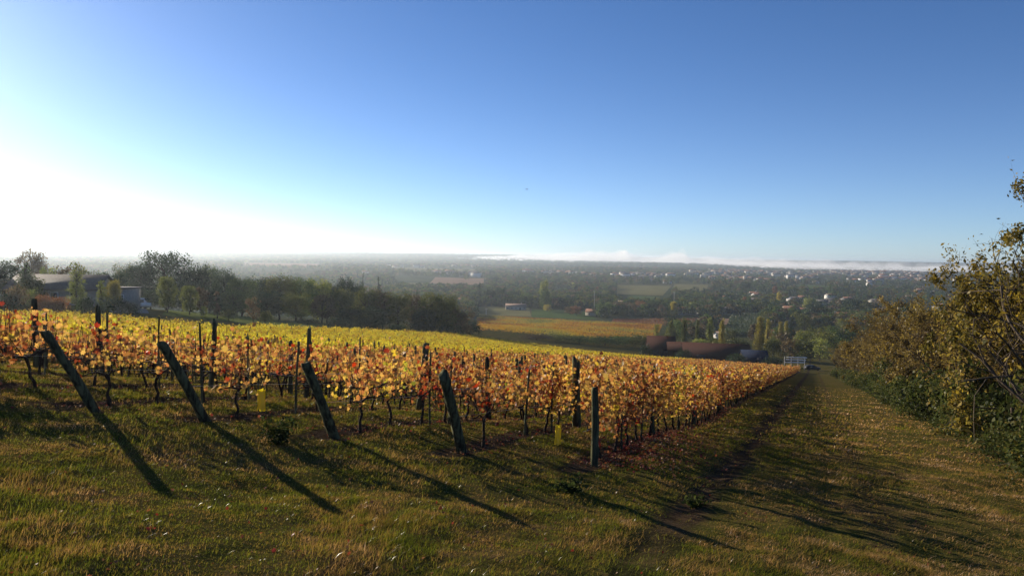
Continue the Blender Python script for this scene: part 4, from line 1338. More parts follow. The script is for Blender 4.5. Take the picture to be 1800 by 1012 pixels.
def hedge_tree(px, depth, kind, scale, rz, lab, sz=1.0):
    x, y, z = base(px, depth)
    t = thing('hedge_tree', lab, 'tree', (x, y, z), rz, G8, (scale, scale, scale * sz))
    tr, cr = HT[kind] if isinstance(kind, int) else {'gold': GT, 'bare': BT}[kind]
    link('trunk', tr, t); link('crown', cr, t)


hedge_tree(1806, 26.0, 'gold', .88, .5, 'tallest golden leaved hedge tree nearest the right edge, pale trunk showing', 1.12)
hedge_tree(1885, 19.5, 'bare', 1.02, 2.2, 'tree at the right edge with dark bare boughs reaching into the sky')
hedge_tree(1860, 23.0, 'gold', 1.0, 3.2, 'golden tree cut off by the right edge of the picture')
hrng = random.Random(41)
hs = 31.0; hi = 0
while hs < 196:
    cc = -7.6 - hrng.uniform(0, 1.8)
    x, y = xy_of(hs, cc)
    px = 900 + FPX * x / y
    f = hrng.uniform(1.05, 1.35) * (1 if hs > 45 else .9)
    hedge_tree(px, y, hrng.randrange(5), f, hrng.uniform(0, 6.28), '%s brown leaved hedge tree beyond the golden one, following the track downhill' % ordinal(hi), hrng.uniform(.9, 1.1))
    x, y = xy_of(hs + 1.5, cc - 3.5)
    if hi % 2 == 0 and hs < 130:
        hedge_tree(900 + FPX * x / y, y, hrng.randrange(5), f * 1.05, hrng.uniform(0, 6.28), 'tree of the second line, behind the %s hedge tree' % ordinal(hi))
    hs += 2.9 + hs * .022; hi += 1


def bramble_mesh(seed, n=3000):
    rng = np.random.default_rng(seed)
    C = np.stack([rng.uniform(-1.2, 1.2, 12), rng.uniform(-.8, .8, 12), rng.uniform(.1, .85, 12)], 1); R = rng.uniform(.3, .55, 12)
    k = rng.integers(0, 12, n); d = rng.normal(size=(n, 3)); d /= np.linalg.norm(d, axis=1)[:, None]
    pos = C[k] + d * (R[k] * rng.random(n) ** .35)[:, None]
    pos[:, 2] = np.abs(pos[:, 2])
    g = Geo(); g.cards(RHOMB_V, RHOMB_F, pos, rand_basis(n, rng, d + np.array([0, 0, .4])), .095 * rng.uniform(.6, 1.4, n))
    w = Geo()
    for i in range(16):
        a = rng.uniform(0, 6.28); L = rng.uniform(.8, 1.7)
        q = np.linspace(0, 1, 6)
        w.tube(np.stack([math.cos(a) * L * q, math.sin(a) * L * .7 * q, 1.5 * q * (1.25 - q) * rng.uniform(.7, 1.2) - .05], 1), np.linspace(.012, .004, 6), 4)
    return g.mesh('leaves', M['bramble_leaf']), w.mesh('stems', M['bark'])


BR = [bramble_mesh(440 + i) for i in range(5)]
bs = 13.0; bi = 0
while bs < 200:
    for lane, cc in enumerate((-6.5, -8.4)):
        if lane == 1 and bs > 80: continue
        x, y = xy_of(bs + lane * .8, cc + hrng.uniform(-.35, .35) + .9 * S(60, 150, bs))
        f = hrng.uniform(.9, 1.35) * (1.2 if lane else .95) * (1 + .35 * float(S(20, 45, bs)))
        lab = ('dark green bramble bush at the track edge, %s from the right' if lane == 0 else 'taller bramble bush behind the edge, %s from the right') % ordinal(bi)
        t = thing('bramble_bush', lab, 'bush', (x, y, float(terr(x, y)) - .06), hrng.uniform(0, 6.28), 'bramble bushes along the track', (f, f, f * hrng.uniform(.8, 1.25) * (1.25 if lane else 1)))
        a, b = BR[hrng.randrange(5)]
        link('leaves', a, t); link('stems', b, t)
    bs += 2.0 + bs * .012; bi += 1
# weeds and long grass at the foot of the brambles
rng = np.random.default_rng(47)
n = 16000
ss = 12 + 90 * rng.random(n) ** 1.7; cc = -5.5 + rng.normal(0, .45, n)
x, y = xy_of(ss, cc)
g = Geo()
g.cards(RHOMB_V, RHOMB_F, np.stack([x, y, terr(x, y) + rng.random(n) ** 2 * .38], 1), rand_basis(n, rng, np.array([0, 0, .3])), .075 * rng.uniform(.5, 1.5, n))
tag(link('hedge_undergrowth', g.mesh('hedge_undergrowth', M['bramble_leaf'])), 'low ragged undergrowth between the bramble hedge and the track', kind='stuff')


# ------------------------------------------------------------------ buildings
def gable(g, w, d, h, rise, over=.35, thick=.16, mat=0):
    """ridge along x, sitting on walls of height h"""
    for sgn in (-1, 1):
        e = d / 2 + over; drop = rise * over / (d / 2)
        a = np.array([[-w / 2 - over, 0, h + rise], [w / 2 + over, 0, h + rise], [w / 2 + over, sgn * e, h - drop], [-w / 2 - over, sgn * e, h - drop]])
        b = a + np.array([0, 0, thick])
        g.add(np.concatenate([a, b]), np.array([[0, 1, 2, 3], [7, 6, 5, 4], [0, 4, 5, 1], [1, 5, 6, 2], [2, 6, 7, 3], [3, 7, 4, 0]]), mat)
    return g


def gwalls(w, d, h, rise):
    g = Geo()
    x, y = w / 2, d / 2
    V = [[-x, -y, -1.5], [x, -y, -1.5], [x, y, -1.5], [-x, y, -1.5], [-x, -y, h], [x, -y, h], [x, y, h], [-x, y, h], [-x, 0, h + rise], [x, 0, h + rise]]
    g.add(V, [np.array([[0, 1, 5, 4], [2, 3, 7, 6], [1, 2, 6, 5], [3, 0, 4, 7]]), np.array([[5, 6, 9], [7, 4, 8]])])
    return g


def house(px, depth, w, d, h, rise, rz, wall, roof, label, group='houses of the valley', windows=3, name='house', chimney=True, floors=1, z=None, cat='house', door=True):
    x, y, zz = base(px, depth)
    if z is not None: zz = z
    t = thing(name, label, cat, (x, y, zz), rz, group)
    wl = link('wall', gwalls(w, d, h, rise).mesh('wall', M[wall]), t)
    rf = link('roof', gable(Geo(), w, d, h, rise).mesh('roof', M[roof]), t)
    if chimney:
        c = Geo(); c.box((w * .28, d * .12, h + rise + .35), (.6, .6, 1.3)); link('chimney', c.mesh('chimney', M[wall]), rf)
    if windows:
        wg = Geo(); wg.box((0, 0, 0), (1.0, .08, 1.2))
        pg = Geo(); pg.box((0, -.03, 0), (.84, .06, 1.04))
        wm = wg.mesh('window', M['white_paint']); pm = pg.mesh('pane', M['glass'])
        for fl in range(floors):
            for i in range(windows):
                wx = (i + .5) / windows * w - w / 2
                for sgn in (-1, 1):
                    o = link('window', wm, t, (wx, sgn * (d / 2 + .03), 1.55 + fl * 2.7), 0 if sgn < 0 else math.pi)
                    link('pane', pm, o)
        o = link('window', wm, t, (-w / 2 - .03, 0, 1.6), -math.pi / 2); link('pane', pm, o)
        if door:
            dg = Geo(); dg.box((w * .5 / windows * (1 if windows % 2 else 0) + (w / windows if windows % 2 == 0 else 0) * 0 + w / windows * .5, -d / 2 - .03, 1.03), (.95, .09, 2.06))
            link('door', dg.mesh('door', M['shutter']), t)
    return t


# the low house on the left: long hipped-looking roofs, a dark carport and a blue door
hx, hy, hz = base(112, 124)
hz = float(P(112, 545, 124)[2])
hz = float(terr(hx, hy))
t = thing('low_house', 'low grey house with pale wide roof, half hidden by garden trees on the left', 'house', (hx, hy, hz), .12, 'buildings at the left')
wl = link('wall', gwalls(13.5, 8, 2.7, 2.0).mesh('wall', M['plaster_grey']), t)
rf = link('roof', gable(Geo(), 13.5, 8, 2.7, 2.0, .6, .2).mesh('roof', M['tile_grey']), t)
c = Geo(); c.box((1.5, .9, 4.9), (.8, .7, 1.2)); link('chimney', c.mesh('chimney', M['plaster_grey']), rf)
c = Geo(); c.box((-3.2, -4.03, 1.2), (3.4, .10, 2.4)); link('garage_shade', c.mesh('garage_shade', M['shutter']), t)  # flat panel whose dark colour stands in for shade inside the garage opening
for wx in (.4, 3.4):
    c = Geo(); c.box((0, 0, 0), (1.2, .10, 1.2)); o = link('window', c.mesh('window', M['white_paint']), t, (wx, -4.03, 1.5))
    c = Geo(); c.box((0, -.03, 0), (1.02, .08, 1.02)); link('pane', c.mesh('pane', M['glass']), o)
wing = Geo(); wing.box((8.8, .4, .6), (4.6, 6.4, 4.0)); link('side_wing', wing.mesh('side_wing', M['plaster_grey']), t)
c = Geo(); c.box((8.8, .4, 2.68), (5.0, 6.8, .16)); link('flat_roof', c.mesh('flat_roof', M['tile_grey']), t)
c = Geo(); c.box((8.9, -2.83, 1.0), (1.5, .10, 2.0)); d_ = link('door', c.mesh('door', M['blue_sheet']), t)
c = Geo(); c.box((8.45, -2.92, 1.0), (.05, .10, .12)); link('handle', c.mesh('handle', M['metal']), d_)
c = Geo(); c.box((10.4, -2.83, 1.2), (.8, .08, 1.0)); o = link('window', c.mesh('window', M['white_paint']), t)
c = Geo(); c.box((10.4, -2.87, 1.2), (.66, .06, .86)); link('pane', c.mesh('pane', M['glass']), o)
house(20, 150, 9, 7, 2.5, 1.6, .2, 'plaster', 'tile_pale', 'second low house with pale roof, at the far left behind dark trees', 'buildings at the left', 2)

# white van by the lawn
vx, vy, vz = base(241, 134)
vz = float(terr(vx, vy))
t = thing('white_van', 'white van parked on the drive beside the lawn', 'van', (vx, vy, vz), .35)
prof = np.array([[-2.2, .35], [2.25, .35], [2.3, .95], [1.75, 1.12], [1.15, 1.88], [-2.0, 1.95], [-2.2, 1.7]])
g = Geo()
nP = len(prof)
V = np.concatenate([np.stack([prof[:, 0], np.full(nP, sy), prof[:, 1]], 1) for sy in (-.88, .88)])
g.add(V, [np.array([[i, (i + 1) % nP, nP + (i + 1) % nP, nP + i] for i in range(nP)]), np.array([[0, i + 1, i] for i in range(1, nP - 1)]), np.array([[nP, nP + i, nP + i + 1] for i in range(1, nP - 1)])])
link('body', g.mesh('body', M['white_paint']), t)
for wx in (-1.4, 1.45):
    for sy in (-.88, .88):
        c = Geo(); c.tube([[wx, sy - .1, .33], [wx, sy + .1, .33]], .33, 14); o = link('wheel', c.mesh('wheel', M['rubber']), t)
        c = Geo(); c.tube([[wx, sy - .115, .33], [wx, sy + .115, .33]], .18, 10); link('rim', c.mesh('rim', M['metal']), o)
for sy in (-.885, .885):
    c = Geo(); c.box((.75, sy, 1.45), (.9, .03, .5)); link('side_window', c.mesh('side_window', M['glass']), t)
c = Geo(); c.add([[1.72, -.75, 1.17], [1.72, .75, 1.17], [1.2, .72, 1.84], [1.2, -.72, 1.84]], np.array([[0, 1, 2, 3]])); o = link('windscreen', c.mesh('windscreen', M['glass']), t, (.03, 0, .02))
for sy in (-.65, .65):
    c = Geo(); c.box((2.28, sy, .8), (.06, .3, .16)); link('headlight', c.mesh('headlight', M['metal']), t)

# the long dark barns at the foot of the vineyard
bz = lambda px, dp: float(terr((px - 900) / FPX * dp, dp))
def barn(px, depth, w, d, top, rz, roof, label, wall='dark_wall', rise=2.6):
    hh = max(hgt(px, top, depth) - rise, 2.2)
    t = house(px, depth, w, d, hh, rise, rz, wall, roof, label, 'barns below the vineyard', 0, 'barn', False, cat='barn', door=False)
    for wx in (-w * .25, w * .2):
        c = Geo(); c.box((wx, -d / 2 - .05, 1.4), (2.6, .12, 2.8)); link('barn_door', c.mesh('barn_door', M['shutter']), t)
    return t


M['barn_roof'] = solid('barn_roof', (.048, .021, .016), (.032, .016, .013), 3, .95, .6, 12, spec=.05)
barn(1164, 236, 8.5, 11, 591, -.12, 'barn_roof', 'small dark barn with steep brown roof, left of the long barn', rise=3.6)
barn(1212, 232, 13, 8, 602, -.12, 'barn_roof', 'low dark lean-to between the two barns', rise=2.0)
barn(1260, 228, 20, 13, 606, -.14, 'barn_roof', 'long dark barn with brown tiled roof behind the last vines', rise=3.4)
barn(1328, 218, 7, 10, 620, -.14, 'blue_sheet', 'lower barn end roofed with dull blue sheeting', rise=2.2)
c_x, c_y, c_z = base(1352, 214)
t = thing('storage_tank', 'small grey tank at the end of the barns', 'tank', (c_x, c_y, c_z), 0)
g = Geo(); g.tube([[0, 0, 0], [0, 0, 1.9], [0, 0, 2.25]], [.6, .6, .35], 14); link('shell', g.mesh('shell', M['metal'], True), t)
g = Geo(); g.tube([[0, 0, 2.24], [0, 0, 2.45]], [.2, .2], 10); link('lid', g.mesh('lid', M['rubber']), t)

for px, top, dp, w, lab in [(1138, 600, 214, 26, 'dark bush before the left corner of the small barn'), (1205, 608, 210, 34, 'dark bush before the lean-to between the barns'), (1300, 616, 206, 40, 'dark bush where the long barn meets the blue sheeting'), (1362, 622, 205, 40, 'dark bush between the barns and the white rail fence')]:
    tree(px, top, dp, w, 'bush', 'dark', lab, 'bushes in front of the barns', 1, 'bush')

# white rail fence and dark car at the bottom of the track
fx, fy, fz = base(1401, 199)
fh = hgt(1401, 627, 199)
print('fence height', fh)
t = thing('rail_fence', 'white rail fence standing at the bottom of the track', 'fence', (fx, fy, fz), -.08)
for i in range(4):
    c = Geo(); c.box((0, 0, fh / 2), (.16, .16, fh)); link('fence_post', c.mesh('fence_post', M['concrete']), t, (-2.7 + i * 1.8, 0, 0))
for i, hh in enumerate((fh - 1.55, fh - .85, fh - .18)):
    c = Geo(); c.box((.25 * i, -.115, hh), (5.4, .06, .30)); link('rail', c.mesh('rail', M['white_paint']), t)


def car(px, depth, rz, paint, lab):
    x, y, z = base(px, depth)
    t = thing('parked_car', lab, 'car', (x, y, z), rz, 'cars at the bottom of the track')
    prof = np.array([[-2.1, .3], [2.1, .3], [2.15, .75], [1.1, .92], [.45, 1.42], [-1.3, 1.45], [-2.0, .95]])
    g = Geo(); n = len(prof)
    V = np.concatenate([np.stack([prof[:, 0], np.full(n, sy), prof[:, 1]], 1) for sy in (-.85, .85)])
    g.add(V, [np.array([[i, (i + 1) % n, n + (i + 1) % n, n + i] for i in range(n)]), np.array([[0, i + 1, i] for i in range(1, n - 1)]), np.array([[n, n + i, n + i + 1] for i in range(1, n - 1)])])
    link('body', g.mesh('body', M[paint]), t)
    for wx in (-1.3, 1.3):
        for sy in (-.85, .85):
            c = Geo(); c.tube([[wx, sy - .1, .31], [wx, sy + .1, .31]], .31, 12); link('wheel', c.mesh('wheel', M['rubber']), t)
    for sy in (-.86, .86):
        c = Geo(); c.box((-.4, sy, 1.17), (1.5, .03, .38)); link('side_window', c.mesh('side_window', M['glass']), t)
    c = Geo(); c.box((2.13, .6, .68), (.06, .3, .14)); link('headlight', c.mesh('headlight', M['metal']), t)
    c = Geo(); c.box((2.13, -.6, .68), (.06, .3, .14)); link('headlight', c.mesh('headlight', M['metal']), t)


M['car_dark'] = solid('car_paint_dark', (.02, .02, .022), None, 2, .5, spec=.2)
car(1432, 206, .1, 'car_dark', 'dark parked car right of the white rail fence')
car(1345, 268, .3, 'white_paint', 'white parked car left of the golden poplar, beyond the barns') if False else None

# houses of the valley that can be told apart
H = [
    (907, 610, 17, 7, 3.0, 2.0, .05, 'plaster', 'tile_pale', 'long pale house at the left end of the mown field', 5, 1),
    (1000, 690, 12, 8, 3.0, 2.2, .3, 'plaster_white', 'tile_grey', 'grey roofed house with white walls in the valley middle', 3, 1),
    (1045, 560, 12, 9, 2.8, 2.2, -.3, 'plaster', 'tile', 'brown tiled shed house right of the small meadow', 2, 1),
    (1115, 600, 8, 6, 2.8, 1.8, .2, 'plaster_white', 'tile_pale', 'small white house between brown domed trees', 2, 1),
    (1137, 615, 9, 7, 2.8, 2.0, .1, 'plaster', 'tile_grey', 'low grey house below the small white one', 3, 1),
    (1390, 610, 13, 9, 5.6, 2.4, .1, 'plaster', 'tile', 'large two storey pale house among right trees', 4, 2),
    (1340, 640, 16, 8, 3.0, 2.2, .15, 'plaster_white', 'tile_pale', 'long white house left of the large house', 4, 1),
    (1398, 575, 9, 7, 2.9, 2.0, .4, 'plaster_white', 'tile_pale', 'bright white cottage above the dark red vineyard plot', 2, 1),
    (1416, 590, 12, 8, 3.0, 2.2, .2, 'plaster', 'tile', 'pink roofed house right of the white cottage', 3, 1),
    (1442, 600, 9, 7, 3.4, 2.0, .3, 'plaster_white', 'tile', 'small white house left of the utility pole', 2, 1),
    (1493, 560, 7, 6, 4.4, 1.8, .2, 'plaster_white', 'tile_pale', 'tall narrow white cottage amid trees on the right', 1, 1),
    (1505, 600, 11, 7, 2.9, 2.1, .5, 'plaster', 'tile', 'red roofed house beside the hedge end', 3, 1),
    (1318, 720, 11, 8, 3.2, 2.2, .0, 'plaster_white', 'tile_pale', 'white house near the town edge, left of the long one', 3, 1),
    (1325, 900, 12, 8, 5.5, 2.2, .2, 'plaster_white', 'tile', 'bright white two storey house at the town edge', 3, 2),
    (1020, 1900, 26, 12, 5, 2.5, .1, 'plaster_white', 'tile_grey', 'long white shed far off in the valley middle', 4, 1),
    (1033, 1750, 14, 9, 6, 2.5, .3, 'plaster_white', 'tile', 'white two storey house beyond the meadow', 3, 2),
    (1240, 1700, 26, 14, 8, 2.5, .1, 'plaster_white', 'tile_grey', 'bright white flat block at the left of the town', 4, 2),
    (1252, 1600, 18, 11, 7, 2.5, .2, 'plaster_white', 'tile', 'second white block just right of the first', 3, 2),
    (1460, 900, 12, 8, 5, 2.2, .3, 'plaster_white', 'tile', 'white house under the church hill', 3, 2),
    (1600, 900, 14, 9, 4, 2.2, .3, 'plaster_white', 'tile', 'white house showing over the hedge, left of the golden tree', 3, 1),
    (1662, 850, 20, 9, 4, 2.2, .1, 'plaster_white', 'tile_pale', 'long white house glimpsed through the hedge top', 4, 1),
    (532, 1150, 18, 9, 4, 2.2, .1, 'plaster_white', 'tile_grey', 'white farm building alone in the hazy left plain', 4, 1),
    (1268, 385, 6, 4, 2.3, 1.2, .5, 'plaster_white', 'tile_pale', 'small bright white shed beside the orchard rows', 1, 1)]
for px, dp, w, d, h, rise, rz, wl, rf, lab, nw, fl in H:
    house(px, dp, w, d, h, rise, rz, wl, rf, lab, windows=nw, floors=fl)
hr = random.Random(61)
wallm = ['plaster_white', 'plaster_white', 'plaster', 'plaster_grey']; roofm = ['tile', 'tile', 'tile_pale', 'tile_grey']
CN = {'plaster_white': 'white', 'plaster': 'cream', 'plaster_grey': 'grey'}; RN = {'tile': 'brown tiled', 'tile_pale': 'pale tiled', 'tile_grey': 'slate grey'}
_hp = {}
nh = 0
while nh < 105:
    right = hr.random() < .72
    dp = 1 / hr.uniform(1 / 1700, 1 / 520)
    px = hr.uniform(1180, 1660) if right else hr.uniform(640, 1180)
    if any(a - 10 < px < b + 10 and c < dp < d for a, b, c, d in CLEAR): continue
    x, y, z = base(px, dp)
    w = hr.choice(wallm); r = hr.choice(roofm); k = hr.randrange(3)
    t = thing('house', '%s %s house, %s roof, in the %s, %s' % (['small', 'long', 'two storey'][k], CN[w], RN[r], 'left of the valley' if px < 880 else 'middle of the valley' if px < 1180 else 'valley behind the poplars' if px < 1330 else 'valley above the golden poplar' if px < 1480 else 'valley above the hedge', 'near' if dp < 700 else 'farther back' if dp < 950 else 'well back' if dp < 1250 else 'far off'),
              'house', (x, y, z), hr.uniform(-.6, .6), 'scattered houses of the valley', hr.uniform(.85, 1.15))
    W, Dp, hh = [(11, 8, 3.0), (14, 9, 3.2), (10, 9, 5.4)][k]
    if ('w', k, w) not in _hp:
        _hp['w', k, w] = gwalls(W, Dp, hh, 2.2).mesh('wall', M[w])
    if ('r', k, r) not in _hp:
        _hp['r', k, r] = gable(Geo(), W, Dp, hh, 2.2).mesh('roof', M[r])
    if 'win' not in _hp:
        g = Geo(); g.box((0, 0, 0), (1.1, .1, 1.3)); _hp['win'] = g.mesh('window', M['shutter'])
    link('wall', _hp['w', k, w], t); link('roof', _hp['r', k, r], t)
    for i in range(3):
        link('window', _hp['win'], t, ((i - 1) * W * .3, -Dp / 2 - .04, 1.6))
    nh += 1

# the far town: hundreds of houses no one could count, as one mass
tr_ = np.random.default_rng(67)
g = Geo()
n = 520
n = 640
kc = tr_.integers(0, 44, n)
cd_ = tr_.uniform(1500, 2900, 44); cp_ = np.where(tr_.random(44) < .78, tr_.uniform(1240, 1700, 44), tr_.uniform(720, 1240, 44)); cs_ = tr_.normal(0, 1, 44)
tt_ = tr_.normal(0, 1, n)
px = cp_[kc] + tt_ * 26; dp = cd_[kc] + cs_[kc] * tt_ * 60 + tr_.normal(0, 16, n)
xx = (px - 900) / FPX * dp
zz = terr(xx, dp, False)
for i in range(n):
    w, d, h = tr_.uniform(9, 22), tr_.uniform(8, 12), tr_.uniform(5, 11)
    a = tr_.uniform(-.6, .6)
    mi = int(tr_.integers(0, 3))
    g.box((xx[i], dp[i], zz[i] + h / 2 - .5), (w, d, h + 1), a, mi)
    q = Geo(); gable(q, w, d, h, 2.4)
    ca, sa = math.cos(a), math.sin(a)
    for V, F in zip(q.v, [np.array([[0, 1, 2, 3], [7, 6, 5, 4], [0, 4, 5, 1], [1, 5, 6, 2], [2, 6, 7, 3], [3, 7, 4, 0]])] * 2):
        V = V @ np.array([[ca, sa, 0], [-sa, ca, 0], [0, 0, 1]]) + np.array([xx[i], dp[i], zz[i]])
        g.add(V, F, 3 + int(tr_.integers(0, 2)))
tag(link('far_town', g.mesh('far_town', [M['plaster_white'], M['plaster'], M['plaster_grey'], M['tile'], M['tile_grey']])), 'far town of small pale houses spread below the fog bank', kind='stuff')

# church on the town's skyline, and a white tower
x, y, z = base(1490, 2750)
zt = float(P(1490, 477, 2750)[2])
t = thing('church', 'dark church with square tower rising above the far town', 'church', (x, y, zt - 26), 0.05)
hN = 26.0
link('nave', gwalls(38, 16, 10, 8).mesh('nave', M['plaster_grey']), t, (6, 0, 0))
link('roof', gable(Geo(), 38, 16, 10, 8).mesh('roof', M['tile_grey']), t, (6, 0, 0))
c = Geo(); c.box((-15, 0, 8), (9, 9, 36)); tw = link('tower', c.mesh('tower', M['plaster_grey']), t)
c = Geo(); c.add([[-19.9, -4.9, 26], [-10.1, -4.9, 26], [-10.1, 4.9, 26], [-19.9, 4.9, 26], [-15, 0, 32]], np.array([[0, 1, 4], [1, 2, 4], [2, 3, 4], [3, 0, 4]])); link('spire', c.mesh('spire', M['tile_grey']), tw)
for i in range(4):
    c = Geo(); c.box((-6 + i * 8, -8.1, 5), (1.6, .3, 5)); link('window', c.mesh('window', M['glass']), t)
x, y, z = base(1631, 2300)
t = thing('water_tower', 'slim bright white tower block at the right of the town', 'tower', (x, y, float(P(1631, 498, 2300)[2])), .3)
c = Geo(); c.box((0, 0, 8), (12, 12, 30)); link('shaft', c.mesh('shaft', M['plaster_white']), t)
c = Geo(); c.box((0, 0, 23.3), (13, 13, .8)); link('cornice', c.mesh('cornice', M['plaster_grey']), t)
for i in range(4):
    c = Geo(); c.box((-6.05, 0, 4 + i * 5), (.2, 6, 1.6)); link('window', c.mesh('window', M['glass']), t)

# poles
for px, dp, top, lab in [(1045, 620, 511, 'pale pole with crossarm in the middle of the valley'), (1185, 590, 513, 'pale pole with crossarm above the bright yellow tree'), (1469, 520, 546, 'pale concrete pole on the right, before dark trees'), (855, 540, 549, 'short pale pole at the left of the mown field'), (1317, 700, 534, 'thin pole among the right houses')]:
    x, y, z = base(px, dp)
    h = max(hgt(px, top, dp), 5)
    t = thing('utility_pole', lab, 'pole', (x, y, z), .3, 'utility poles in the valley')
    g = Geo(); g.tube([[0, 0, -.5], [0, 0, h]], [.22, .15], 8); link('shaft', g.mesh('shaft', M['concrete']), t)
    g = Geo(); g.box((0, -.2, h - .6), (2.2, .16, .16)); link('crossarm', g.mesh('crossarm', M['concrete']), t)
    for i in (-.9, 0, .9):
        g = Geo(); g.tube([[i, -.2, h - .52], [i, -.2, h - .2]], .07, 6); link('insulator', g.mesh('insulator', M['plaster_white']), t)

# fence posts round the lawn
k = 0
for px in range(400, 545, 18):
    x, y, z = base(px, 158)
    g = Geo(); g.tube([[0, 0, -.2], [0, 0, 1.25]], .06, 5)
    tag(link('fence_post', g.mesh('fence_post', M['post_wood']), None, (x, y, z)), 'thin wooden post at the back of the lawn, %s from the left' % ordinal(k), 'post', 'fence posts behind the lawn'); k += 1


# ------------------------------------------------------------------ the lower vineyard (orange rows) and the orchard, rows seen from afar
def row_block(name, corners, n_rows, mat, h, w, label, seed, leaf=.5, per_m=5.0):
    rng = np.random.default_rng(seed)
    q = [np.array(base(px, d)[:2]) for px, d in corners]
    g = Geo()
    for i in range(n_rows):
        f = (i + .5) / n_rows
        a = q[0] * (1 - f) + q[3] * f; b = q[1] * (1 - f) + q[2] * f
        L = np.linalg.norm(b - a); n = int(L * per_m)
        k = rng.random(n)
        pos = a + (b - a) * k[:, None] + rng.normal(0, w, (n, 2))
        z = terr(pos[:, 0], pos[:, 1], False) + h * rng.uniform(.15, 1.0, n) ** .8
        g.cards(RHOMB_V, RHOMB_F, np.concatenate([pos, z[:, None]], 1), rand_basis(n, rng, np.array([0, 0, .5])), leaf * rng.uniform(.6, 1.4, n))
    tag(link(name, g.mesh(name, mat)), label, kind='stuff')


M['lower_vine'] = leafy('lower_vine_leaf', [(0, (.17, .06, .02)), (.25, (.28, .13, .03)), (.5, (.36, .20, .035)), (.72, (.32, .24, .045)), (.9, (.15, .16, .04)), (1, (.08, .10, .03))], trans=.45, gloss=.01, var=.8, nscale=.022)
M['red_vine'] = leafy('red_vine_leaf', [(0, (.14, .045, .025)), (.6, (.20, .08, .03)), (1, (.26, .14, .04))], trans=.45, gloss=.03, var=.5, nscale=.05)
M['orchard'] = leafy('orchard_leaf', [(0, (.022, .038, .016)), (1, (.05, .07, .025))], trans=.3, gloss=.03, var=.4, nscale=.1)
row_block('lower_vineyard', [(842, 285), (1150, 300), (1165, 470), (838, 520)], 84, M['lower_vine'], 1.5, .22, 'lower vineyard of orange and yellow rows beyond the big one', 71, .42, 5)
row_block('red_vineyard', [(1075, 475), (1215, 465), (1225, 545), (1080, 520)], 26, M['red_vine'], 1.4, .22, 'long reddish vineyard strip at the back of the lower vineyard', 72, .42, 5)
row_block('orchard_rows', [(1275, 400), (1286, 590), (1338, 600), (1320, 400)], 6, M['orchard'], 2.8, .7, 'dark green curving orchard rows right of the poplars', 73, .55, 24)
row_block('dark_red_vineyard', [(1350, 375), (1438, 370), (1420, 450), (1352, 460)], 18, M['red_vine'], 1.3, .25, 'dull red vineyard plot right of the golden poplar', 74, .42, 4)


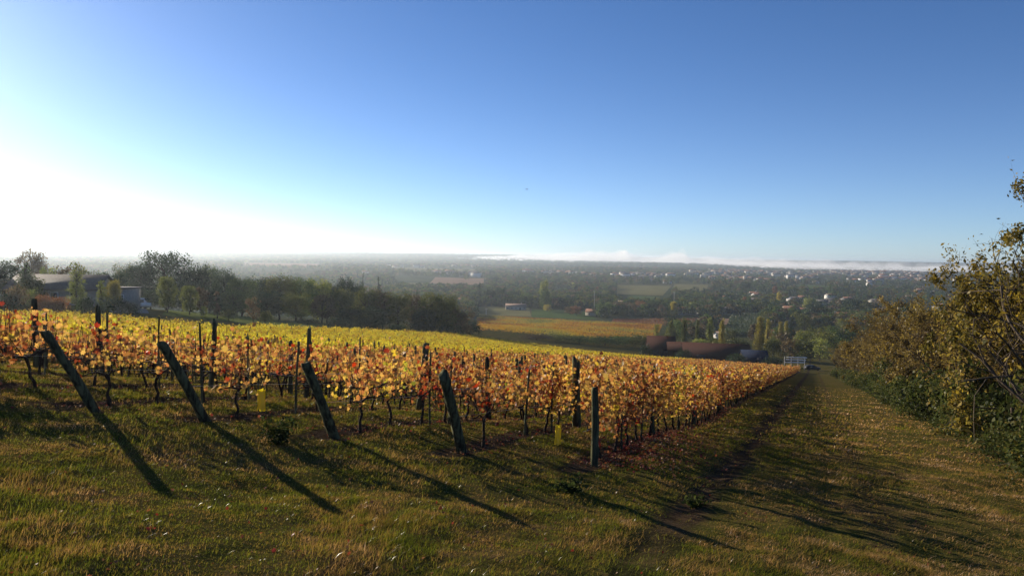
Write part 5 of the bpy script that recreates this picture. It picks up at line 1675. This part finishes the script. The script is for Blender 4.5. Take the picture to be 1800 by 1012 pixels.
# ------------------------------------------------------------------ fog bank lying beyond the town
def fog_bank():
    m, nt, out = new_mat('fog_vapour')
    v = nd(nt, 'ShaderNodeVolumePrincipled', Density=.0036, Anisotropy=.2)
    v.inputs['Color'].default_value = (.99, .99, 1, 1)
    nt.links.new(v.outputs[0], out.inputs['Volume'])
    na, nb = 420, 22
    px = np.linspace(800, 1780, na); f = np.linspace(0, 1, nb)
    near = np.interp(px, [800, 1120, 1380, 1780], [5000, 4800, 3150, 3000])
    far_ = np.interp(px, [800, 1120, 1380, 1780], [6700, 6300, 4300, 4100])
    wob = 3.4 * vnoise(px / 30.0, px * 0 + 1.5) + 2.2 * vnoise(px / 11.0, px * 0 + 4.5)
    topy = np.interp(px, [800, 880, 960, 1040, 1080, 1098, 1106, 1150, 1180, 1201, 1210, 1225, 1260, 1400, 1560, 1780], [453, 449, 445, 441, 436, 431, 441, 446, 439, 431, 441, 447, 450, 455, 459, 464]) + wob
    boty = np.interp(px, [800, 880, 1100, 1300, 1500, 1780], [454, 457, 464, 474, 484, 490])
    V = []
    for side in (0, 1):
        for b in range(nb):
            prof = max(0.02, math.sin(math.pi * (.04 + .92 * f[b]))) ** .5
            n2 = .70 + 1.0 * vnoise(px / 26.0 + b * 3.1, px * 0 + b * .9)
            for a in range(na):
                dp_ = near[a] + (far_[a] - near[a]) * f[b]
                c = P(px[a], boty[a], dp_)
                if side:
                    c[2] += 1 + (boty[a] - topy[a]) / FPX * dp_ * prof * min(1.0, n2[a])
                V.append(c)
    V = np.array(V)
    i = np.arange(nb - 1)[:, None] * na; j = np.arange(na - 1)[None]
    Q = np.stack([i + j, i + j + 1, i + na + j + 1, i + na + j], -1).reshape(-1, 4)
    o_ = nb * na
    F = [Q[:, ::-1], Q + o_]
    for b in (0, nb - 1):
        e = b * na + np.arange(na - 1); q = np.stack([e, e + 1, e + 1 + o_, e + o_], -1); F.append(q if b == 0 else q[:, ::-1])
    for a in (0, na - 1):
        e = np.arange(nb - 1) * na + a; q = np.stack([e, e + na, e + na + o_, e + o_], -1); F.append(q[:, ::-1] if a == 0 else q)
    g = Geo(); g.add(V, F)
    tag(link('fog_bank', g.mesh('fog_bank', m, True)), 'long low white fog bank lying behind the town', kind='stuff')


fog_bank()

# a bird high over the valley, and a farther speck of another
def bird(px, py, depth, span, lab):
    c = P(px, py, depth)
    t = thing('flying_bird', lab, 'bird', tuple(c), .6, 'birds in the sky')
    g = Geo()
    g.tube([[-.16, 0, 0], [-.08, 0, .01], [.05, 0, .01], [.13, 0, .02], [.17, 0, .02]], [.012, .04, .045, .028, .008], 8)
    for sgn in (-1, 1):
        g.add([[.06, sgn * .02, .02], [-.05, sgn * .02, .02], [-.05, sgn * .22, .09], [.05, sgn * .24, .09], [-.06, sgn * .46, .03], [.0, sgn * .44, .035]], np.array([[0, 1, 2, 3], [3, 2, 4, 5]]))
    g.add([[-.13, -.02, .0], [-.13, .02, .0], [-.27, .06, 0], [-.27, -.06, 0]], np.array([[0, 1, 2, 3]]))
    link('body', g.mesh('body', M['feather']), t)
    t.scale = (span,) * 3


bird(926, 333, 110, 1.0, 'small dark bird flying in the blue sky above the valley')
bird(968, 300, 110, .45, 'tiny speck of a second bird higher and right of the first')
